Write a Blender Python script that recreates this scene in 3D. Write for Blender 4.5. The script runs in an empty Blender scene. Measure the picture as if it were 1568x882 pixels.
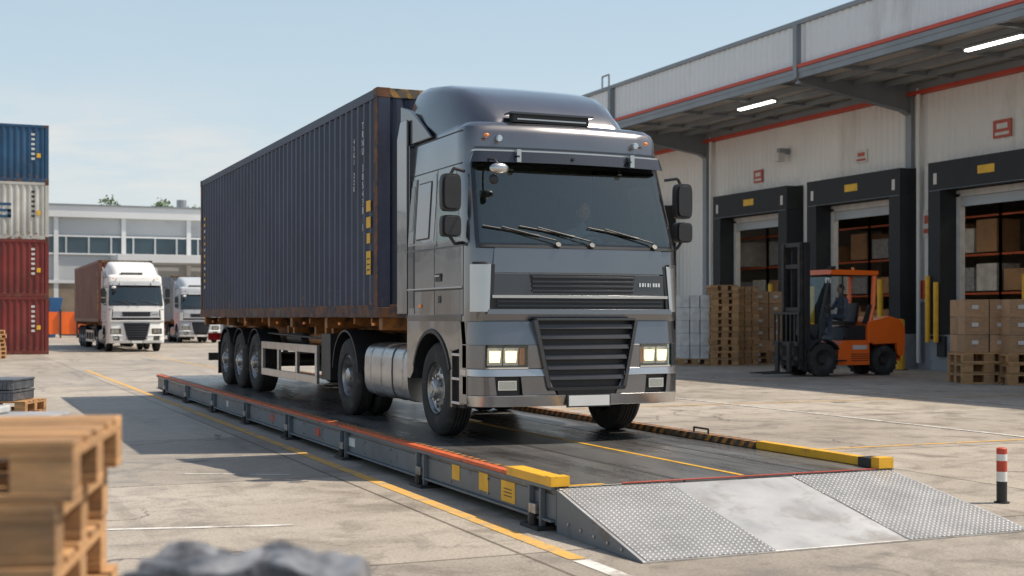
import bpy, bmesh, math, random
from mathutils import Vector, Matrix, noise as mnoise
random.seed(7)
scene=bpy.context.scene
R=math.radians
# ------------------------------------------------------------------ materials
def new_mat(name):
    m=bpy.data.materials.new(name); m.use_nodes=True
    nt=m.node_tree; return m,nt,nt.nodes,nt.links,nt.nodes['Principled BSDF']
def ramp(N,L,src,p0,p1,c0=(0,0,0,1),c1=(1,1,1,1)):
    r=N.new('ShaderNodeValToRGB'); r.color_ramp.elements[0].position=p0; r.color_ramp.elements[1].position=p1
    r.color_ramp.elements[0].color=c0; r.color_ramp.elements[1].color=c1
    L.new(src,r.inputs[0]); return r
def noise(N,L,vec,scale,detail=5,rough=.55,dist=0):
    n=N.new('ShaderNodeTexNoise'); n.inputs['Scale'].default_value=scale; n.inputs['Detail'].default_value=detail
    n.inputs['Roughness'].default_value=rough; n.inputs['Distortion'].default_value=dist
    L.new(vec,n.inputs['Vector']); return n
def mixc(N,L,fac,a,b,blend='MIX'):
    m=N.new('ShaderNodeMix'); m.data_type='RGBA'; m.blend_type=blend
    for sock,v in ((m.inputs[0],fac),(m.inputs[6],a),(m.inputs[7],b)):
        if hasattr(v,'is_output'): L.new(v,sock)
        else: sock.default_value=v
    return m.outputs[2]
def c4(c,k=1): return (min(1,c[0]*k),min(1,c[1]*k),min(1,c[2]*k),1)
def M(name,col,rough=.5,metal=0,var=.15,vs=2.5,bump=0,bs=30,coat=0,dirt=None,emit=0,stretch=None):
    m,nt,N,L,P=new_mat(name)
    tc=N.new('ShaderNodeTexCoord'); v=tc.outputs['Object']
    if stretch:
        mp=N.new('ShaderNodeMapping'); mp.inputs['Scale'].default_value=stretch; L.new(v,mp.inputs[0]); v=mp.outputs[0]
    n=noise(N,L,v,vs)
    r=ramp(N,L,n.outputs[0],.3,.7,c4(col,1-var),c4(col,1+var)); out=r.outputs[0]
    if dirt:
        dc,amt,ds=dirt
        n2=noise(N,L,v,ds,8,.65,.4); r2=ramp(N,L,n2.outputs[0],1-amt-.08,1-amt+.1)
        out=mixc(N,L,r2.outputs[0],out,c4(dc))
    L.new(out,P.inputs['Base Color'])
    rr=N.new('ShaderNodeMapRange'); rr.inputs[3].default_value=max(.02,rough*.85); rr.inputs[4].default_value=min(1,rough*1.2)
    L.new(n.outputs[0],rr.inputs[0]); L.new(rr.outputs[0],P.inputs['Roughness'])
    P.inputs['Metallic'].default_value=metal
    P.inputs['Coat Weight'].default_value=coat
    P.inputs['Coat Roughness'].default_value=.05
    if bump:
        nb=noise(N,L,v,bs,4 if bs>5 else 1); b=N.new('ShaderNodeBump'); b.inputs['Strength'].default_value=bump; b.inputs['Distance'].default_value=.01
        L.new(nb.outputs[0],b.inputs['Height']); L.new(b.outputs[0],P.inputs['Normal'])
        if bs<5: L.new(b.outputs[0],P.inputs['Coat Normal'])
    if emit:
        P.inputs['Emission Color'].default_value=c4(col); P.inputs['Emission Strength'].default_value=emit
    return m
def glass_mat(name,tint,ior=1.5,rough=.02,add=.03):
    m,nt,N,L,P=new_mat(name); N.remove(P)
    o=[n for n in N if n.type=='OUTPUT_MATERIAL'][0]
    t=N.new('ShaderNodeBsdfTransparent'); t.inputs[0].default_value=c4(tint)
    g=N.new('ShaderNodeBsdfGlossy'); g.inputs['Roughness'].default_value=rough; g.inputs[0].default_value=(.86,.95,.92,1)
    f=N.new('ShaderNodeFresnel'); f.inputs[0].default_value=ior
    a=N.new('ShaderNodeMath'); a.operation='ADD'; a.inputs[1].default_value=add; L.new(f.outputs[0],a.inputs[0])
    mx=N.new('ShaderNodeMixShader'); L.new(a.outputs[0],mx.inputs[0]); L.new(t.outputs[0],mx.inputs[1]); L.new(g.outputs[0],mx.inputs[2])
    L.new(mx.outputs[0],o.inputs[0]); return m
paint=M('silver_grey_paint',(.185,.182,.188),.23,.88,.04,1.2,bump=1.0,bs=1.3,coat=.9,dirt=((.13,.115,.10),.30,2.2))
paint_l=M('light_silver_paint',(.50,.49,.48),.24,.88,.05,1.5,coat=.7,dirt=((.28,.26,.24),.28,3))
paint_dk=M('dark_grey_paint',(.05,.053,.062),.22,.6,.06,1.5,coat=.8)
wpaint=M('white_paint',(.80,.80,.78),.35,0,.05,1,coat=.4,dirt=((.5,.47,.43),.28,2))
wpaint2=M('pale_grey_paint',(.45,.47,.50),.4,0,.05,1,coat=.3)
blk=M('black_plastic',(.018,.018,.02),.45,0,.2,4,bump=.1,bs=200)
blkg=M('black_gloss_trim',(.012,.012,.014),.15,0,.1,4,coat=.5)
slat=M('grille_slat_plastic',(.02,.02,.023),.3,.1,.1,4,coat=.3)
rubber=M('tyre_rubber',(.028,.027,.026),.8,0,.25,6,bump=.3,bs=60,dirt=((.10,.085,.07),.38,5))
steelr=M('rim_steel',(.42,.42,.41),.34,.8,.2,8,dirt=((.14,.11,.09),.42,7))
alum=M('brushed_aluminium',(.52,.51,.50),.30,.9,.12,3,dirt=((.25,.22,.19),.35,5))
chas=M('chassis_steel',(.04,.038,.038),.6,.3,.3,5,dirt=((.10,.07,.05),.4,4))
orange_ch=M('orange_chassis_paint',(.40,.15,.03),.55,.1,.25,3,dirt=((.06,.035,.02),.48,3))
chrome=M('chrome',(.75,.75,.76),.12,1,.02,3)
glass=glass_mat('tinted_windscreen',(.56,.64,.58),1.5,.02,.09)
cglass=glass_mat('clear_lens',(.88,.90,.9),1.45)
wglass=glass_mat('cab_window',(.62,.72,.74),1.5,.02,.12)
fglass=glass_mat('forklift_window',(.80,.90,.93),1.45,.02,.05)
lampon=M('headlamp_glow',(1,.74,.42),.3,0,0,1,emit=2.8)
amber=M('amber_lens',(.8,.22,.02),.25,0,.05,5,coat=.5)
redl=M('red_lens',(.5,.02,.02),.3,0,.05,5)
interior=M('cab_interior_fabric',(.07,.07,.075),.8,0,.15,9)
intlight=M('cab_interior_trim',(.24,.25,.23),.8,0,.1,9)
plate=M('number_plate',(.75,.75,.72),.4,0,.04,4)
skin=M('skin',(.50,.30,.21),.5,0,.06,6)
hair=M('hair',(.03,.02,.015),.6,0,.2,30)
shirt=M('work_shirt',(.24,.28,.34),.85,0,.2,8,bump=.3,bs=40)
dshirt=M('work_jacket',(.10,.12,.17),.85,0,.2,8,bump=.3,bs=40)
text_w=M('white_marking_paint',(.65,.65,.63),.6,0,.2,9,dirt=((.06,.07,.10),.36,14))
lab_y=M('yellow_label',(.75,.42,.03),.55,0,.15,6)
yellow=M('safety_yellow_paint',(.76,.40,.02),.45,0,.12,5,dirt=((.16,.10,.05),.33,6))
redp=M('safety_red_paint',(.50,.06,.03),.5,0,.15,5,dirt=((.10,.05,.04),.34,6))
redo=M('red_orange_paint',(.58,.11,.03),.55,0,.15,5,dirt=((.08,.06,.05),.38,4))
whp=M('white_road_paint',(.66,.64,.60),.7,0,.12,4,dirt=((.34,.30,.26),.46,5))
yelg=M('yellow_road_paint',(.66,.38,.09),.7,0,.15,4,dirt=((.30,.25,.20),.44,4))
wbeam=M('weighbridge_beam_paint',(.15,.17,.19),.5,.25,.12,2,dirt=((.10,.075,.06),.36,3),bump=.2,bs=40)
rampst=M('galvanised_steel',(.50,.49,.475),.42,.35,.18,2.2,dirt=((.34,.31,.28),.42,3),bump=.15,bs=60)
def rust_container(name,col):
    m,nt,N,L,P=new_mat(name)
    tc=N.new('ShaderNodeTexCoord'); v=tc.outputs['Object']
    mp=N.new('ShaderNodeMapping'); mp.inputs['Scale'].default_value=(1,1,.35); L.new(v,mp.inputs[0])
    n=noise(N,L,v,.7,6); base=ramp(N,L,n.outputs[0],.3,.72,c4(col,.72),c4(col,1.25)).outputs[0]
    st=noise(N,L,mp.outputs[0],4,8,.7); s=ramp(N,L,st.outputs[0],.5,.85)
    base=mixc(N,L,s.outputs[0],base,c4((col[0]*.8+.04,col[1]*.8+.035,col[2]*.8+.03)))
    sep=N.new('ShaderNodeSeparateXYZ'); L.new(v,sep.inputs[0])
    zr=N.new('ShaderNodeMapRange'); zr.inputs[1].default_value=.55; zr.inputs[2].default_value=0; zr.inputs[3].default_value=0; zr.inputs[4].default_value=.17
    L.new(sep.outputs[2],zr.inputs[0])
    n3=noise(N,L,v,5,9,.72); ad=N.new('ShaderNodeMath'); L.new(n3.outputs[0],ad.inputs[0]); L.new(zr.outputs[0],ad.inputs[1])
    r3=ramp(N,L,ad.outputs[0],.66,.72)
    base=mixc(N,L,r3.outputs[0],base,(.16,.065,.03,1))
    L.new(base,P.inputs['Base Color']); P.inputs['Roughness'].default_value=.5
    return m
navy=rust_container('navy_container_paint',(.026,.036,.072))
blue_c=rust_container('blue_container_paint',(.015,.07,.15))
white_c=rust_container('white_container_paint',(.50,.49,.45))
red_c=rust_container('dark_red_container_paint',(.17,.022,.018))
brn_c=rust_container('rust_red_container_paint',(.21,.075,.05))
grey_c=rust_container('grey_container_paint',(.2,.22,.25))
rustp=M('rusty_edge_steel',(.16,.065,.028),.7,.1,.5,4,bump=.3,bs=60,dirt=((.035,.035,.05),.50,5))
def wood_mat(name,col,lo=.65,hi=1.15):
    m,nt,N,L,P=new_mat(name)
    tc=N.new('ShaderNodeTexCoord'); g=N.new('ShaderNodeNewGeometry')
    mp=N.new('ShaderNodeMapping'); mp.inputs['Scale'].default_value=(2,14,14); L.new(tc.outputs['Object'],mp.inputs[0])
    n=noise(N,L,mp.outputs[0],2.5,8,.6,.8); a=ramp(N,L,n.outputs[0],.25,.75,c4(col,.6),c4(col,1.2)).outputs[0]
    n2=noise(N,L,tc.outputs['Object'],2.2,6,.7); r2=ramp(N,L,n2.outputs[0],.5,.75); a=mixc(N,L,r2.outputs[0],a,c4((col[0]*.45+.03,col[1]*.5+.03,col[2]*.6+.03)))
    hs=N.new('ShaderNodeHueSaturation'); mr=N.new('ShaderNodeMapRange'); mr.inputs[3].default_value=lo; mr.inputs[4].default_value=hi
    L.new(g.outputs['Random Per Island'],mr.inputs[0]); L.new(mr.outputs[0],hs.inputs['Value']); L.new(a,hs.inputs['Color'])
    L.new(hs.outputs[0],P.inputs['Base Color']); P.inputs['Roughness'].default_value=.8
    b=N.new('ShaderNodeBump'); b.inputs['Strength'].default_value=.3; b.inputs['Distance'].default_value=.005; L.new(n.outputs[0],b.inputs['Height']); L.new(b.outputs[0],P.inputs['Normal'])
    return m
wood=wood_mat('pallet_wood',(.52,.29,.13))
cardb=wood_mat('cardboard',(.52,.30,.16),.8,1.1)
wrapm=M('shrink_wrapped_goods',(.60,.60,.58),.3,0,.2,3,coat=.3)
greyp=M('grey_plastic',(.10,.11,.13),.45,0,.2,6,dirt=((.3,.3,.3),.35,7))
greyl=M('grey_sheeting',(.30,.31,.33),.6,0,.3,6)
tarp=M('grey_tarpaulin',(.20,.205,.22),.4,0,.45,7,dirt=((.02,.02,.024),.50,8))
wallw=M('white_wall_cladding',(.72,.69,.65),.5,0,.06,.4,dirt=((.48,.43,.38),.33,.35),stretch=(1,1,.3))
fascw=M('fascia_cladding',(.68,.69,.70),.4,.1,.05,.4,dirt=((.45,.44,.43),.33,.35),stretch=(1,1,.3))
greyw=M('grey_plinth_concrete',(.27,.28,.30),.8,0,.12,.8,dirt=((.14,.13,.12),.35,1))
steelb=M('canopy_steel',(.24,.26,.28),.5,.3,.12,.8)
soff=M('canopy_soffit_sheet',(.46,.42,.38),.6,.1,.12,.8)
redbeam=M('red_trim_paint',(.52,.065,.035),.5,0,.1,1)
blkp=M('dock_shelter_pad',(.02,.021,.023),.7,0,.3,2,bump=.3,bs=8)
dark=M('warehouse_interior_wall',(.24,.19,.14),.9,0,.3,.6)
tube=M('fluorescent_tube',(1,.94,.82),.4,0,0,1,emit=8)
signw=M('sign_white',(.60,.56,.52),.5,0,.1,4)
signr=M('sign_red',(.45,.08,.05),.5,0,.1,4)
forko=M('forklift_orange_paint',(.95,.15,.010),.35,0,.06,2,coat=.4,dirt=((.40,.09,.04),.26,4))
winb=M('window_glass_dark',(.06,.09,.11),.12,.3,.2,.3)
concl=M('roof_white',(.66,.67,.67),.6,0,.05,.2)
facw=M('factory_wall',(.44,.46,.47),.6,0,.08,.15,dirt=((.33,.33,.33),.35,.2))
leaf=M('tree_leaves',(.07,.11,.04),.8,0,.4,.8)
bark=M('tree_bark',(.09,.065,.045),.9,0,.2,3)
def stripe_mat(name,ax,freq,c1,c2,dk=.52,diag=True):
    m,nt,N,L,P=new_mat(name); tc=N.new('ShaderNodeTexCoord'); sep=N.new('ShaderNodeSeparateXYZ'); L.new(tc.outputs['Object'],sep.inputs[0])
    src=sep.outputs[ax]
    if diag:
        a=N.new('ShaderNodeMath'); L.new(src,a.inputs[0]); L.new(sep.outputs[2],a.inputs[1]); src=a.outputs[0]
    mu=N.new('ShaderNodeMath'); mu.operation='MULTIPLY'; mu.inputs[1].default_value=freq; L.new(src,mu.inputs[0])
    fr=N.new('ShaderNodeMath'); fr.operation='FRACT'; L.new(mu.outputs[0],fr.inputs[0])
    gt=N.new('ShaderNodeMath'); gt.operation='GREATER_THAN'; gt.inputs[1].default_value=.5; L.new(fr.outputs[0],gt.inputs[0])
    n=noise(N,L,tc.outputs['Object'],9,8,.7); d=ramp(N,L,n.outputs[0],dk,dk+.12)
    col=mixc(N,L,gt.outputs[0],c4(c1),c4(c2)); col=mixc(N,L,d.outputs[0],col,(.12,.09,.06,1))
    L.new(col,P.inputs['Base Color']); P.inputs['Roughness'].default_value=.5; return m
hazy=stripe_mat('yellow_black_hazard',1,6,(.50,.20,.03),(.03,.025,.02),.47)
hazx=stripe_mat('worn_hazard',0,5,(.45,.22,.02),(.02,.02,.02),.42)

# ------------------------------------------------------------------ builder
def empty(name,loc=(0,0,0),rz=0,sc=1):
    e=bpy.data.objects.new(name,None); e.location=loc; e.rotation_euler=(0,0,rz); e.scale=(sc,)*3
    scene.collection.objects.link(e); return e
class B:
    def __init__(s): s.bm=bmesh.new(); s.mats=[]
    def mi(s,m):
        if m not in s.mats: s.mats.append(m)
        return s.mats.index(m)
    def poly(s,vs,fs,m):
        v=[s.bm.verts.new(p) for p in vs]; k=s.mi(m) if not isinstance(m,list) else None
        for i,f in enumerate(fs):
            try: fc=s.bm.faces.new([v[j] for j in f])
            except ValueError: continue
            fc.material_index=k if k is not None else s.mi(m[i])
        return v
    def box(s,x0,x1,y0,y1,z0,z1,m,T=None):
        p=[(x,y,z) for z in(z0,z1) for y in(y0,y1) for x in(x0,x1)]
        if T: p=[T@Vector(q) for q in p]
        s.poly(p,[(0,2,3,1),(4,5,7,6),(0,1,5,4),(2,6,7,3),(0,4,6,2),(1,3,7,5)],m)
    def cyl(s,p0,p1,r,m,seg=16,r2=None,cap=True):
        p0=Vector(p0);p1=Vector(p1); d=(p1-p0).normalized(); a=d.orthogonal().normalized(); b=d.cross(a); r2=r if r2 is None else r2
        vs=[p0+(a*math.cos(t)+b*math.sin(t))*r for t in [2*math.pi*i/seg for i in range(seg)]]
        vs+=[p1+(a*math.cos(t)+b*math.sin(t))*r2 for t in [2*math.pi*i/seg for i in range(seg)]]
        fs=[(i,(i+1)%seg,seg+(i+1)%seg,seg+i) for i in range(seg)]
        if cap: fs+=[tuple(range(seg))[::-1],tuple(range(seg,2*seg))]
        s.poly(vs,fs,m)
    def tube(s,pts,r,m,seg=8):
        for a,b in zip(pts[:-1],pts[1:]): s.cyl(a,b,r,m,seg)
    def prism(s,pts,ax,a0,a1,m):
        n=len(pts)
        def mk(p,a): return (a,p[0],p[1]) if ax=='x' else ((p[0],a,p[1]) if ax=='y' else (p[0],p[1],a))
        vs=[mk(p,a0) for p in pts]+[mk(p,a1) for p in pts]
        s.poly(vs,[tuple(range(n)),tuple(range(n,2*n))]+[(i,(i+1)%n,n+(i+1)%n,n+i) for i in range(n)],m)
    def lathe(s,c,prof,m,seg=40,sg=1,ax='x'):
        vs=[]
        for a,r in prof:
            for i in range(seg):
                t=2*math.pi*i/seg
                if ax=='x': vs.append((c[0]+sg*a,c[1]+r*math.cos(t),c[2]+r*math.sin(t)))
                elif ax=='y': vs.append((c[0]+r*math.cos(t),c[1]+sg*a,c[2]+r*math.sin(t)))
                else: vs.append((c[0]+r*math.cos(t),c[1]+r*math.sin(t),c[2]+sg*a))
        fs=[]
        for k in range(len(prof)-1):
            for i in range(seg): fs.append((k*seg+i,k*seg+(i+1)%seg,(k+1)*seg+(i+1)%seg,(k+1)*seg+i))
        s.poly(vs,fs,m)
    def sph(s,c,r,m,seg=14,T=None):
        r=r if isinstance(r,(tuple,list)) else (r,)*3
        vs=[];fs=[];n=seg;h=seg//2
        for j in range(h+1):
            ph=math.pi*j/h
            for i in range(n):
                t=2*math.pi*i/n
                vs.append(Vector((c[0]+r[0]*math.sin(ph)*math.cos(t),c[1]+r[1]*math.sin(ph)*math.sin(t),c[2]+r[2]*math.cos(ph))))
        for j in range(h):
            for i in range(n): fs.append((j*n+i,j*n+(i+1)%n,(j+1)*n+(i+1)%n,(j+1)*n+i))
        if T: vs=[T@v for v in vs]
        s.poly(vs,fs,m)
    def corr(s,o,u,v,nrm,Ln,H,pitch,depth,m):
        o=Vector(o);u=Vector(u);v=Vector(v);nrm=Vector(nrm)
        n=max(1,round(Ln/pitch)); pitch=Ln/n; pr=[]
        for i in range(n):
            a=i*pitch; pr+=[(a,0),(a+pitch*.26,0),(a+pitch*.5,depth),(a+pitch*.76,depth)]
        pr.append((Ln,0))
        vs=[o+u*a+nrm*d for a,d in pr]+[o+u*a+nrm*d+v*H for a,d in pr]; k=len(pr)
        s.poly(vs,[(i,i+1,k+i+1,k+i) for i in range(k-1)],m)
    def done(s,name,parent=None,ang=32,bevel=0,weld=False,solid=0):
        bm=s.bm
        if weld: bmesh.ops.remove_doubles(bm,verts=bm.verts,dist=.0005)
        bmesh.ops.recalc_face_normals(bm,faces=bm.faces)
        for f in bm.faces: f.smooth=True
        for e in bm.edges:
            e.smooth = len(e.link_faces)==2 and e.calc_face_angle(0)<R(ang)
        me=bpy.data.meshes.new(name); bm.to_mesh(me); bm.free()
        for m in s.mats: me.materials.append(m)
        ob=bpy.data.objects.new(name,me); scene.collection.objects.link(ob)
        if parent: ob.parent=parent
        if bevel:
            md=ob.modifiers.new('bevel','BEVEL'); md.width=bevel; md.segments=2; md.limit_method='ANGLE'; md.angle_limit=R(40)
            md.harden_normals=True
        return ob

def person(parent,loc,rz,top,sc=1,hat=None):
    """seated figure, +x forward"""
    J=[(0,0,0),(0,0,.16),(-.02,0,.33),(0,0,.47),(.02,0,.56),(.03,0,.62)]
    Rr=[.155,.14,.155,.13,.055,.05]; E=[(0,1),(1,2),(2,3),(3,4),(4,5)]
    for s in(1,-1):
        k=len(J); J+=[(0,s*.19,.46),(.12,s*.25,.22),(.36,s*.17,.30),(.43,s*.16,.32)]; Rr+=[.07,.05,.032,.035]; E+=[(3,k),(k,k+1),(k+1,k+2),(k+2,k+3)]
        k=len(J); J+=[(.05,s*.10,-.01),(.46,s*.13,.05),(.50,s*.13,-.36),(.52,s*.13,-.42),(.66,s*.14,-.44)]; Rr+=[.10,.075,.05,.05,.04]; E+=[(0,k),(k,k+1),(k+1,k+2),(k+2,k+3),(k+3,k+4)]
    me=bpy.data.meshes.new('body'); me.from_pydata([Vector(j) for j in J],E,[]); ob=bpy.data.objects.new('body',me); scene.collection.objects.link(ob)
    me.materials.append(top)
    sk=ob.modifiers.new('skin','SKIN'); lay=me.skin_vertices[0] if me.skin_vertices else None
    if lay is None:
        bpy.context.view_layer.objects.active=ob; lay=me.skin_vertices[0]
    for i,r in enumerate(Rr): lay.data[i].radius=(r,r*.85)
    lay.data[0].use_root=True
    ob.modifiers.new('sub','SUBSURF').render_levels=2
    sk.use_smooth_shade=True
    p=empty('driver',loc,rz,sc); p.parent=parent; ob.parent=p
    b=B(); b.sph((.05,0,.74),(.098,.078,.125),skin,18); b.sph((.15,0,.73),(.02,.014,.022),skin,8)
    for s in(1,-1):
        b.sph((.045,s*.079,.735),(.02,.01,.03),skin,8); b.sph((.135,s*.03,.755),(.012,.012,.008),text_w,8); b.sph((.144,s*.03,.755),(.005,.006,.006),hair,8)
        for f in range(4):
            y=s*(.125+.022*f); ln=.03+.008*(f in(1,2))
            b.cyl((.45,y,.345),(.45+ln,y,.35),.011,skin,6); b.cyl((.45+ln,y,.35),(.465+ln,y,.315),.009,skin,6)
        b.cyl((.43,s*.12,.31),(.47,s*.10,.295),.011,skin,6)
    b.box(.142,.146,-.022,.022,.692,.698,redl)
    b.sph((.03,0,.775),(.10,.087,.105),hair,16)
    b.done('head_and_hands',p,60)

# ------------------------------------------------------------------ wheel
def wheel(b,cx,y,z,sg,Rt=.53,w=.30,deep=False,seg=44):
    k=Rt/.53
    tp=[(.035,.29),(.008,.31),(0,.36),(.002,.44),(.02,.495),(.05,.522),(.07,.53)]
    nn=4
    for i in range(nn):
        a=.07+(w-.14)*(i+.4)/nn; tp+=[(a,.53),(a+.003,.515),(a+.015,.515),(a+.018,.53)]
    tp+=[(w-.07,.53),(w-.03,.51),(w,.44),(w,.31),(w-.03,.29)]
    b.lathe((cx,y,z),[(a,r*k) for a,r in tp],rubber,seg,sg)
    if deep: rp=[(.035,.292),(.02,.275),(.05,.262),(.17,.25),(.19,.22),(.17,.13),(.08,.12),(.02,.11),(.0,.08),(0,.001)]
    else: rp=[(.035,.292),(.015,.28),(.03,.268),(.06,.262),(.075,.24),(.045,.16),(.05,.13),(.0,.115),(-.03,.09),(-.035,.06),(-.045,.055),(-.045,.001)]
    b.lathe((cx,y,z),[(a,r*k) for a,r in rp],steelr,seg,sg)
    for i in range(10):
        t=2*math.pi*i/10; r0=.205*k; ax=(.165 if deep else .056)
        c=Vector((cx+sg*(ax-.004),y+r0*math.cos(t),z+r0*math.sin(t))); b.cyl(c,c+Vector((sg*.012,0,0)),.026*k,blk,10)  # black discs paint the shade of the rim's open holes
        t+=.31; r0=.145*k; ax=(.13 if deep else .04)
        c=Vector((cx+sg*(ax-.03),y+r0*math.cos(t),z+r0*math.sin(t))); b.cyl(c,c+Vector((sg*.04,0,0)),.014*k,chrome,6)

# ------------------------------------------------------------------ container
def container(name,loc,Ln,mat,rz=0,H=2.9,parent=None,edge=None,marks=True):
    """local: x 0..2.44, y 0..Ln, z 0..H"""
    e=empty(name,loc,rz)
    if parent: e.parent=parent
    edge=edge or mat; W=2.44
    b=B(); t=.045
    b.corr((t,.16,.16),(0,1,0),(0,0,1),(-1,0,0),Ln-.32,H-.28,.278,.038,mat)
    b.corr((W-t,.16,.16),(0,1,0),(0,0,1),(1,0,0),Ln-.32,H-.28,.278,.038,mat)
    b.corr((.14,t,.16),(1,0,0),(0,0,1),(0,-1,0),W-.28,H-.28,.25,.038,mat)
    b.corr((.1,.1,H-.045),(1,0,0),(0,1,0),(0,0,1),W-.2,Ln-.2,.3,.02,mat)
    b.box(.06,W-.06,.06,Ln-.1,.10,.15,chas)
    b.box(.13,W/2-.01,Ln-.07,Ln-.02,.16,H-.12,mat); b.box(W/2+.01,W-.13,Ln-.07,Ln-.02,.16,H-.12,mat)
    for x in(.45,.95,1.5,2.0): b.cyl((x,Ln+.0,.12),(x,Ln+.0,H-.1),.017,alum,8)
    b.done('corrugated_walls',e,15)
    b=B()
    for x in(0,W-.06): 
        b.box(x,x+.06,.16,Ln-.16,.0,.16,edge); b.box(x,x+.06,.16,Ln-.16,H-.12,H,mat)
    for y in(0,Ln-.06):
        b.box(.16,W-.16,y,y+.06,0,.16,edge); b.box(.16,W-.16,y,y+.06,H-.12,H,mat if (y or not marks) else hazx)
    for x in(0,W-.16):
        for y in(0,Ln-.16):
            b.box(x,x+.16,y,y+.16,.12,H-.12,edge)
            if marks and y==0: b.box(x+.01,x+.165,-.004,.10,.13,H-.125,mat)
            for z in(0,H-.12):
                x0=x-.006 ; b.box(x0,x0+.172,y-.006,y+.166,z-(.004 if z==0 else 0),z+.124,rustp)
                b.box(x0-.003 if x==0 else x+.16,x0+.01 if x==0 else x+.17,y+.05,y+.11,z+.035,z+.085,blk)
    for y in(Ln/2-1.05,Ln/2+.7): 
        for x in(-.002,W-.058): b.box(x,x+.06,y,y+.35,.02,.13,blk)
    b.done('frame',e,30,.006)
    if marks:
        def txt(body,y,z,size,mat=text_w,ls=.9):
            cu=bpy.data.curves.new('marking','FONT'); cu.body=body; cu.size=size; cu.space_line=ls; cu.align_x='CENTER'; cu.extrude=.0015
            o=bpy.data.objects.new('marking',cu); cu.materials.append(mat); scene.collection.objects.link(o); o.parent=e
            o.matrix_local=Matrix(((0,0,-1,-.004),(-1,0,0,y),(0,1,0,z),(0,0,0,1)))
        txt('T\nR\nN\nU\n \n3\n0\n5\n4\n3\n8\n \n1',.62,2.45,.13,ls=.85)
        txt('4\n5\nG\n1\n \n2\n2\nK',1.02,2.30,.10)
        b=B(); 
        for (y0,y1,z0,z1) in((.28,.46,1.36,1.50),(.28,.46,1.15,1.29),(.28,.46,.55,.85),(.30,.44,.95,1.08)): b.box(-.008,.002,y0,y1,z0,z1,lab_y)
        for z in(.60,.67,.74): b.box(-.010,-.0085,.30,.43,z,z+.02,blk)
        for k in range(12): b.box(-.006,.002,Ln-.55-(k%2)*.02,Ln-.45,.6+k*.13,.66+k*.13,lab_y if k%3 else text_w)
        b.done('labels',e)
    return e

# ------------------------------------------------------------------ truck
def Fy(x,yf,bow=.08,rad=.2,W=2.5,ins=0):
    x0=ins;x1=W-ins; xm=min(x-x0,x1-x); 
    if xm<rad:
        q=max(0,rad*rad-(rad-max(xm,0))**2); return yf+bow+rad-math.sqrt(q)
    t=(x-x0-rad)/(x1-x0-2*rad); return yf+bow*(2*t-1)**2
def strip(b,xt0,xt1,xb0,xb1,z0,z1,m,yf=0,yfb=None,th=.05,rad=.2,bow=.08,n=24,ins=0,insb=None):
    yfb=yf if yfb is None else yfb; insb=ins if insb is None else insb
    vs=[];fs=[]
    def xs(a,c,i):
        t=i/n; t=.5-.5*math.cos(math.pi*t); return a+(c-a)*t
    for i in range(n+1):
        xt=xs(xt0,xt1,i); xb=xs(xb0,xb1,i); yt=Fy(xt,yf,bow,rad,ins=ins); yb=Fy(xb,yfb,bow,rad,ins=insb)
        vs+=[(xt,yt,z1),(xb,yb,z0),(xb,yb+th,z0),(xt,yt+th,z1)]
    for i in range(n):
        a=4*i;c=a+4
        fs+=[(a,a+1,c+1,c),(a+1,a+2,c+2,c+1),(a+2,a+3,c+3,c+2),(a+3,a,c,c+3)]
    fs+=[(0,1,2,3),(4*n,4*n+1,4*n+2,4*n+3)]
    b.poly(vs,fs,m)

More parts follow.
